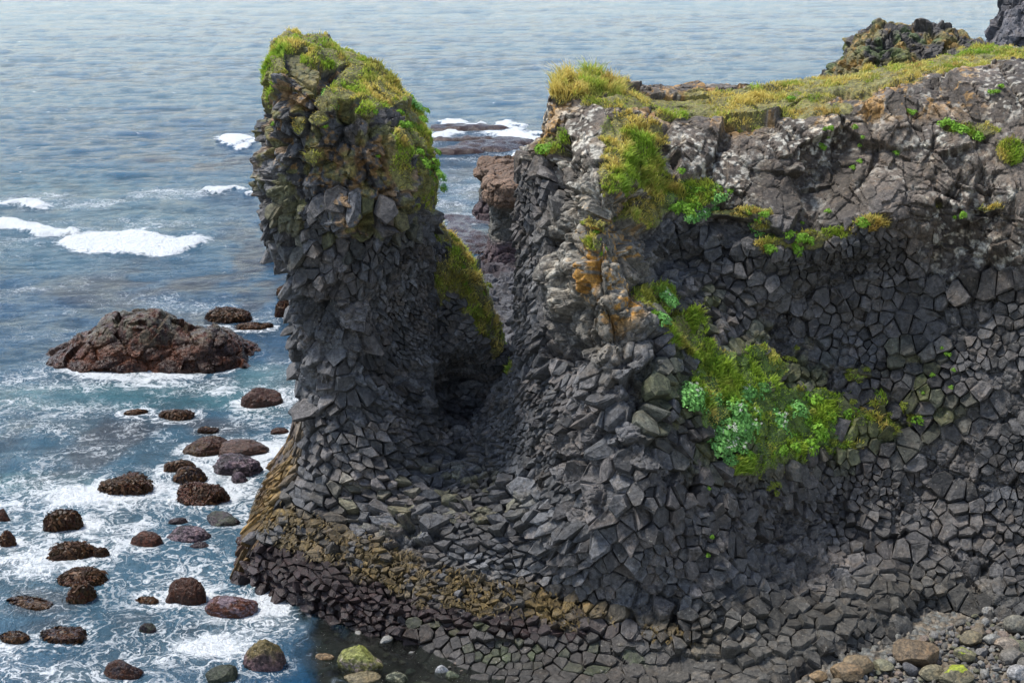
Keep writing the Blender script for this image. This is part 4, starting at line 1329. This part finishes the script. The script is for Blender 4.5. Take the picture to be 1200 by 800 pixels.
BIG = [(1077, 785, 54, 40, (.115, .082, .05), 'largest brown boulder on the cobble beach, with a blunt top'),
       (1007, 795, 40, 30, (.12, .088, .05), 'rounded brown boulder left of the largest one on the beach'),
       (1037, 790, 26, 16, (.13, .125, .08), 'small greenish oval stone between the two brown boulders'),
       (1122, 806, 44, 26, (.12, .105, .065), 'tan boulder with yellow green lichen at the bottom edge'),
       (1094, 800, 30, 22, (.15, .13, .08), 'tan stone wedged under the largest brown boulder'),
       (1140, 760, 28, 22, (.12, .10, .06), 'squat brown stone with a lumpy top right of the largest boulder'),
       (1132, 778, 26, 20, (.13, .12, .075), 'olive stone with a bright lichen patch on the beach'),
       (1182, 768, 30, 22, (.20, .165, .13), 'pinkish rounded stone near the right edge of the beach'),
       (1187, 780, 32, 22, (.115, .105, .09), 'dark pitted round stone under the pinkish one'),
       (1193, 745, 30, 26, (.11, .105, .085), 'large grey green stone against the cliff at the right edge'),
       (1195, 800, 28, 22, (.22, .215, .21), 'pale grey stone in the lower right corner'),
       (1165, 758, 22, 16, (.16, .16, .15), 'grey egg shaped stone left of the pinkish one'),
       (995, 802, 40, 12, (.13, .09, .05), 'flat brown stone at the bottom edge left of the boulders'),
       (960, 801, 22, 9, (.15, .10, .05), 'small orange brown stone at the bottom edge on the pavement')]
placed = []
for i, (x, yb, w, h, c_, lab) in enumerate(BIG):
    p0 = at_z(x, yb, .2)
    s = p0[1] / (CT + (400 - yb) / FPX * ST) / FPX
    W = w * s; Dp = W * .75; hh = h * s / math.cos(.5) - Dp * .3
    o = boulder('beach_boulder', (W, Dp, max(hh, .5 * W)), 900 + i, c_, .07, 9, 5, tuple(k * .7 for k in c_), .15, M_COBBLE, top=(.20, .24, .01) if 'lichen' in lab else None, toplim=.62)
    o.location = (p0[0], p0[1] + Dp * .45, beach_z(p0[0], p0[1]) + max(hh, .5 * W) * .36)
    o.rotation_euler = (random.uniform(-.2, .2), random.uniform(-.2, .2), random.uniform(-.5, .5))
    tag(o, lab, 'stone')
    placed.append((p0[0], p0[1] + Dp * .45, W * .5))
protos = []
cs_ = [(.13, .127, .12), (.085, .08, .07), (.17, .167, .155), (.11, .09, .063), (.095, .095, .06), (.14, .11, .09), (.065, .065, .069), (.105, .10, .095)]
for i, c_ in enumerate(cs_):
    o = boulder('cobble', (1, .8, .62), 950 + i, c_, .06, 8, 4, tuple(k * .75 for k in c_), .1, M_COBBLE)
    C.objects.unlink(o); protos.append(o)
names_c = ['light grey', 'dark brown grey', 'pale', 'brown', 'olive', 'pinkish', 'blue black', 'mid grey']
cnt = 0; tries = 0
while cnt < 290 and tries < 20000:
    tries += 1
    zone = random.random()
    if zone < .82:
        x, y = random.uniform(1040, 1215), random.uniform(715, 812)
        if y < 790 - (x - 990) * .45: continue
    else:
        x, y = random.uniform(980, 1060), random.uniform(778, 812)
    p0 = at_z(x, y, .25)
    W = .15 + .42 * random.random() ** 2.2
    if any((p0[0] - a_) ** 2 + (p0[1] - b_) ** 2 < (.40 * W + .72 * c_) ** 2 for a_, b_, c_ in placed): continue
    placed.append((p0[0], p0[1], W * .5))
    k = random.randrange(8)
    o = protos[k].copy(); C.objects.link(o)
    o.location = (p0[0], p0[1], beach_z(p0[0], p0[1]) + W * .2)
    o.scale = (W, W * random.uniform(.8, 1.15), W * random.uniform(.8, 1.2)); o.rotation_euler = (random.uniform(-.5, .5), random.uniform(-.5, .5), random.random() * 6.28)
    tag(o, names_c[k] + ' rounded cobble among the small stones of the beach', 'cobble', names_c[k] + ' cobbles on the beach')
    cnt += 1
gx = np.arange(8, 16, .035); gy = np.arange(35.5, 42.5, .035)
X, Y = np.meshgrid(gx, gy, indexing='ij')
p = np.c_[X.ravel(), Y.ravel(), np.full(X.size, .2)]
c1v, ev, dv, rv = voronoi(p * np.array([1, 1, 0]) + np.array([0, 0, .5]), (.17, .15, 5.), 444)
p[:, 2] = .13 + .09 * rv[0] + .10 * np.sqrt(np.clip(ev / .07, 0, 1)) - .5 * sstep(.5, -.8, X.ravel() - (9.8 + .9 * (Y.ravel() - 38.5)))
i = np.arange(X.size).reshape(X.shape)
f = np.stack([i[:-1, :-1], i[1:, :-1], i[1:, 1:], i[:-1, 1:]], -1).reshape(-1, 4)
cv = np.array([.095, .088, .074]) * (.45 + .9 * rv[1])[:, None] * (1 + (rv[2][:, None] - .5) * np.array([.3, 0, -.3]))
o = mesh_obj('shingle', p, f, M_COBBLE, {'col': cv, 'wet': np.full(len(p), .2)}, smooth_sh=True)
tag(o, 'small grey shingle between the beach cobbles', 'shingle', kind='stuff')
# pebbles seen through the clear water of the cove and along its edge
cnt = 0
for _ in range(900):
    x, y = random.uniform(330, 545), random.uniform(735, 812)
    p0 = at_z(x, y, -.1)
    s_ = (p0[0] - sh[2][0]) * nrm[0] + (p0[1] - sh[2][1]) * nrm[1]
    if s_ > .35 or s_ < -2.6: continue
    W = .14 + .35 * random.random() ** 2
    if any((p0[0] - a_) ** 2 + (p0[1] - b_) ** 2 < (.5 * W + c_) ** 2 for a_, b_, c_ in placed): continue
    placed.append((p0[0], p0[1], W * .5))
    k = random.randrange(6)
    o = protos[k].copy(); C.objects.link(o)
    o.location = (p0[0], p0[1], beach_z(p0[0], p0[1]) + W * .2)
    o.scale = (W, W, W * random.uniform(.7, 1.1)); o.rotation_euler = (random.uniform(-.3, .3), random.uniform(-.3, .3), random.random() * 6.28)
    tag(o, 'cobble on the floor of the clear cove at the rock foot', 'cobble', 'cobbles under the cove water')
    cnt += 1
    if cnt > 60: break

# ------------------------------------------------------------------ sea
rows = [30.]
while rows[-1] < 9000:
    y = rows[-1]
    rows.append(y + (.13 if y < 62 else .13 * (y / 62) ** 2.2))
rows = np.array(rows)
us = np.linspace(-.62, .62, 420)
us = np.concatenate([[-4, -2, -1.2, -.85], us, [.85, 1.2, 2, 4]])
U, Yr = np.meshgrid(us, rows, indexing='ij')
p = np.c_[(U * Yr).ravel(), Yr.ravel(), np.zeros(U.size)]
pxs, pys = proj(p)
wv = (fbm(p, (2.6, 1.5, 1), 3, 201) - .5) * .22 + (fbm(p, (7, 4, 1), 2, 205) - .5) * .28 + (fbm(p, (.8, .55, 1), 2, 207) - .5) * .07
amp = np.interp(p[:, 1], [38, 60, 100, 400, 900], [.55, .9, .7, 1.0, 0])
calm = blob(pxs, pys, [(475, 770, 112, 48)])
p[:, 2] = wv * amp * (1 - .85 * calm)
for x, y, rr in [r_ for r_ in rock_xy]:
    pass
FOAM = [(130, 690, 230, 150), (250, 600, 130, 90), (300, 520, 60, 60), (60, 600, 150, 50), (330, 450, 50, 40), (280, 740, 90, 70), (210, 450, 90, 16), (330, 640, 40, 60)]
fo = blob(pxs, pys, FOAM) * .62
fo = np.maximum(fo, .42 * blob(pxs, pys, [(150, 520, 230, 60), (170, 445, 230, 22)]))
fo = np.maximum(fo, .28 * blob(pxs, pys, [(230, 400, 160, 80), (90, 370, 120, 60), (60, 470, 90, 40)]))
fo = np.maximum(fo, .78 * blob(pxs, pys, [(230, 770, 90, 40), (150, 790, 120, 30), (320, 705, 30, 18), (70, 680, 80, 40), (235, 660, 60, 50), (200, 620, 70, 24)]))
wob = (fbm(p, (3, 5, 1), 4, 211) - .5)
py_w = pys + wob * 26; px_w = pxs + wob * 60
solid = blob(px_w, py_w, [(165, 284, 92, 13), (120, 284, 50, 13), (20, 268, 45, 6), (60, 272, 40, 4), (280, 165, 22, 7), (268, 227, 36, 2.5), (20, 240, 40, 4), (0, 264, 40, 6)])
solid = np.maximum(solid, .9 * blob(px_w, py_w, [(530, 148, 30, 4), (590, 150, 40, 4), (605, 180, 20, 6), (560, 147, 60, 3), (530, 160, 30, 4), (600, 158, 30, 5)]))
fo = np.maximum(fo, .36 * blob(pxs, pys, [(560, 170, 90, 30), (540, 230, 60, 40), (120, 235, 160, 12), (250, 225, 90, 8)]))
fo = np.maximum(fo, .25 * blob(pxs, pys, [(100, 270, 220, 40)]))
# white collars where rocks break the surface
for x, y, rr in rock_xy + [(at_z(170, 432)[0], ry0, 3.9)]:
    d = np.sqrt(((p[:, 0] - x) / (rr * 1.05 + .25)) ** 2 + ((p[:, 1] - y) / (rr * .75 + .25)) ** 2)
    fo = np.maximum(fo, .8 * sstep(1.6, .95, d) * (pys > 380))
fo = fo * (1 - .7 * calm) * (.62 + .85 * sstep(.3, .7, fbm(p, (5.5, 3.5, 1), 3, 261)))  # some foam left on the calm cove, painting glints of light in white
ft = blob(pxs, pys, [(160, 465, 260, 18), (40, 565, 90, 16), (310, 460, 50, 35), (320, 660, 40, 50)]) * .85
ft = np.maximum(ft, .28 * blob(pxs, pys, [(150, 600, 260, 180)]))
ft = np.maximum(ft, .35 * blob(pxs, pys, [(60, 260, 200, 60)]))
kp = blob(pxs, pys, [(230, 345, 130, 45), (130, 340, 80, 20), (110, 525, 110, 40), (40, 705, 60, 16), (130, 740, 110, 24), (60, 560, 90, 14), (300, 300, 60, 40), (230, 500, 60, 12), (240, 190, 90, 12), (560, 230, 50, 50)])
kp = kp * sstep(.38, .6, fbm(p, (2.5, 3.5, 1), 4, 221))
p[:, 2] += sstep(.5, 1, solid) * (.05 + .35 * fbm(p, (1.6, .9, 1), 3, 231))
n_u, n_r = U.shape
i = np.arange(U.size).reshape(U.shape)
f = np.stack([i[:-1, :-1], i[1:, :-1], i[1:, 1:], i[:-1, 1:]], -1).reshape(-1, 4)

m, nt, out = new_mat('sea_water')
L = nt.links.new
tc = N(nt, 'ShaderNodeTexCoord')


def attr(n): return N(nt, 'ShaderNodeAttribute', attribute_name=n).outputs['Fac']


def noise(scale, detail, rough, stretch=(1, 1, 1), dist=0.):
    mp = N(nt, 'ShaderNodeMapping'); mp.inputs['Scale'].default_value = stretch
    L(tc.outputs['Object'], mp.inputs['Vector'])
    n = N(nt, 'ShaderNodeTexNoise', i_Scale=scale, i_Detail=detail, i_Roughness=rough, i_Distortion=dist)
    L(mp.outputs[0], n.inputs['Vector'])
    return n.outputs['Fac']


base = mixc(nt, attr('teal'), (.009, .068, .15), (.07, .20, .22))
nb_ = noise(.35, 5, .6, (1, .6, 1))
base = mixc(nt, math_n(nt, 'MULTIPLY', maprange(nt, nb_, .4, .65), .6), base, (.010, .030, .048))
nw_ = noise(.03, 4, .6, (.45, 1.3, 1))
base = mixc(nt, math_n(nt, 'MULTIPLY', maprange(nt, nw_, .42, .62), .55), base, (.014, .095, .17))
base = mixc(nt, math_n(nt, 'MULTIPLY', attr('kelp'), .8), base, (.04, .035, .045))
# foam: long curled filaments in warped space, a thin veil between them, patches where it is dense
wn_ = N(nt, 'ShaderNodeTexNoise', i_Scale=.45, i_Detail=3.0, i_Roughness=.5); L(tc.outputs['Object'], wn_.inputs['Vector'])
wn2_ = N(nt, 'ShaderNodeTexNoise', i_Scale=1.7, i_Detail=2.0, i_Roughness=.5); L(tc.outputs['Object'], wn2_.inputs['Vector'])


def vmath(op, a_, b_, sc_=None):
    n = nt.nodes.new('ShaderNodeVectorMath'); n.operation = op
    L(a_, n.inputs[0])
    if b_ is not None:
        if isinstance(b_, tuple): n.inputs[1].default_value = b_
        else: L(b_, n.inputs[1])
    if sc_ is not None: n.inputs['Scale'].default_value = sc_
    return n.outputs[0]


wv_ = vmath('SCALE', vmath('SUBTRACT', wn_.outputs['Color'], (.5, .5, .5)), None, 4.5)
wv2 = vmath('SCALE', vmath('SUBTRACT', wn2_.outputs['Color'], (.5, .5, .5)), None, .9)
wpos = vmath('ADD', vmath('ADD', tc.outputs['Object'], wv_), wv2)


def wnoise(scale, detail, rough):
    n = N(nt, 'ShaderNodeTexNoise', i_Scale=scale, i_Detail=detail, i_Roughness=rough)
    L(wpos, n.inputs['Vector'])
    return n.outputs['Fac']


def ridge(v, w): return maprange(nt, math_n(nt, 'ABSOLUTE', math_n(nt, 'SUBTRACT', v, .5)), 0, w, 1, 0)


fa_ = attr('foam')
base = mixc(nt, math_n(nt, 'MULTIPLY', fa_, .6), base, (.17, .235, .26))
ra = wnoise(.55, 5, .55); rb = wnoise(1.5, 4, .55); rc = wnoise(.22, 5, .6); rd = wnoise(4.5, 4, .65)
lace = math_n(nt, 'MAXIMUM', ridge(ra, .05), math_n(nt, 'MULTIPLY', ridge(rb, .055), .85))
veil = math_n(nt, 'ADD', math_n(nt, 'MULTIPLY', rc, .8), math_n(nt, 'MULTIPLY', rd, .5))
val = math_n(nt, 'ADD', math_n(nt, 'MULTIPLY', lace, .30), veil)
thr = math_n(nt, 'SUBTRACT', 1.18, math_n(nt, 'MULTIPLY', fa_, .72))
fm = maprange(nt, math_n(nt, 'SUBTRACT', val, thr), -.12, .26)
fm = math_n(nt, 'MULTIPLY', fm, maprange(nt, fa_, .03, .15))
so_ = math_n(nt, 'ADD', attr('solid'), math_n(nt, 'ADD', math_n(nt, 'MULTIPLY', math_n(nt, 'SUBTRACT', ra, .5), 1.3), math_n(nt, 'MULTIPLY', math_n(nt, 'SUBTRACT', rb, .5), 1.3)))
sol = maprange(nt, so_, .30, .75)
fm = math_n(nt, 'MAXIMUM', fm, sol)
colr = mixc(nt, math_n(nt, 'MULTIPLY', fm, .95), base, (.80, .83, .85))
bs = N(nt, 'ShaderNodeBsdfPrincipled', i_IOR=1.33)
L(colr, bs.inputs['Base Color']); bs.inputs['Specular IOR Level'].default_value = .29
L(maprange(nt, fm, 0, 1, .12, .8), bs.inputs['Roughness'])
w1 = noise(1.1, 7, .74, (1, .8, 1)); w2 = noise(2.8, 5, .7, (1, .8, 1)); w3 = noise(.22, 4, .6, (1, .55, 1))
bp0 = N(nt, 'ShaderNodeBump', i_Strength=1.0, i_Distance=1.3); L(w3, bp0.inputs['Height'])
bp1 = N(nt, 'ShaderNodeBump', i_Strength=1.0, i_Distance=.7); bp2 = N(nt, 'ShaderNodeBump', i_Strength=1.0, i_Distance=.45)
bp3 = N(nt, 'ShaderNodeBump', i_Strength=.7, i_Distance=.08)
L(bp0.outputs[0], bp1.inputs['Normal']); L(w1, bp1.inputs['Height']); L(w2, bp2.inputs['Height']); L(fm, bp3.inputs['Height'])
L(bp1.outputs[0], bp2.inputs['Normal']); L(bp2.outputs[0], bp3.inputs['Normal']); L(bp3.outputs[0], bs.inputs['Normal'])
# clear water in the cove
gl = N(nt, 'ShaderNodeBsdfGlossy', i_Roughness=.06); tr = N(nt, 'ShaderNodeBsdfTransparent'); tr.inputs[0].default_value = (.42, .50, .44, 1)
fr = N(nt, 'ShaderNodeFresnel', i_IOR=1.33)
L(bp2.outputs[0], gl.inputs['Normal']); L(bp2.outputs[0], fr.inputs['Normal'])
cl = N(nt, 'ShaderNodeMixShader'); L(fr.outputs[0], cl.inputs[0]); L(tr.outputs[0], cl.inputs[1]); L(gl.outputs[0], cl.inputs[2])
mx = N(nt, 'ShaderNodeMixShader')
L(math_n(nt, 'MULTIPLY', attr('clear'), math_n(nt, 'SUBTRACT', 1, fm)), mx.inputs[0]); L(bs.outputs[0], mx.inputs[1]); L(cl.outputs[0], mx.inputs[2])
L(mx.outputs[0], out.inputs[0])
sds = (p[:, 0] - sh[2][0]) * nrm[0] + (p[:, 1] - sh[2][1]) * nrm[1]
clear = sstep(-6.2, -4.6, sds + wob * 2.5) * sstep(315, 415, pxs + wob * 230) * sstep(690, 705, pys)
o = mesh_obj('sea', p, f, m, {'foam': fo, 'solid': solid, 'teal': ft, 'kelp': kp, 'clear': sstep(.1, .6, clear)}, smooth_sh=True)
tag(o, 'blue grey sea with white surf around the rocks', 'sea', kind='structure')

# ------------------------------------------------------------------ camera, light, sky
sc = bpy.context.scene
cam = bpy.data.cameras.new('camera'); co = bpy.data.objects.new('camera', cam); C.objects.link(co)
co.location = (0, 0, HC); co.rotation_euler = (math.pi / 2 - TH, 0, 0)
cam.sensor_width = 36; cam.lens = 18 / math.tan(math.radians(20)); cam.clip_end = 20000; cam.clip_start = .5
sc.camera = co

AZ, EL = math.radians(-70), math.radians(62)     # azimuth from +Y towards +X
w = bpy.data.worlds.new('World'); sc.world = w; w.use_nodes = True
nt = w.node_tree; nt.nodes.clear()
sky = nt.nodes.new('ShaderNodeTexSky'); sky.sky_type = 'NISHITA'; sky.sun_disc = False
sky.sun_elevation = EL; sky.sun_rotation = AZ
sky.air_density = 1.0; sky.dust_density = 0.0; sky.ozone_density = 3.5
hs = nt.nodes.new('ShaderNodeHueSaturation'); hs.inputs['Saturation'].default_value = .66
bg = nt.nodes.new('ShaderNodeBackground'); bg.inputs[1].default_value = .063
ow = nt.nodes.new('ShaderNodeOutputWorld')
nt.links.new(sky.outputs[0], hs.inputs['Color']); nt.links.new(hs.outputs[0], bg.inputs[0]); nt.links.new(bg.outputs[0], ow.inputs[0])
sl = bpy.data.lights.new('sun', 'SUN'); sl.energy = 1.5; sl.angle = math.radians(12); sl.color = (1, .96, .9)
so = bpy.data.objects.new('sun', sl); C.objects.link(so)
import mathutils
dirv = mathutils.Vector((math.sin(AZ) * math.cos(EL), math.cos(AZ) * math.cos(EL), math.sin(EL)))
so.rotation_euler = dirv.to_track_quat('Z', 'Y').to_euler()
so.location = dirv * 60
sc.view_settings.view_transform = 'Standard'; sc.view_settings.look = 'None'
sc.view_settings.exposure = 2.15; sc.view_settings.gamma = 1
sc.render.engine = 'CYCLES'
sc.cycles.max_bounces = 6; sc.cycles.diffuse_bounces = 3; sc.cycles.glossy_bounces = 3; sc.cycles.transparent_max_bounces = 8
sc.cycles.use_denoising = True
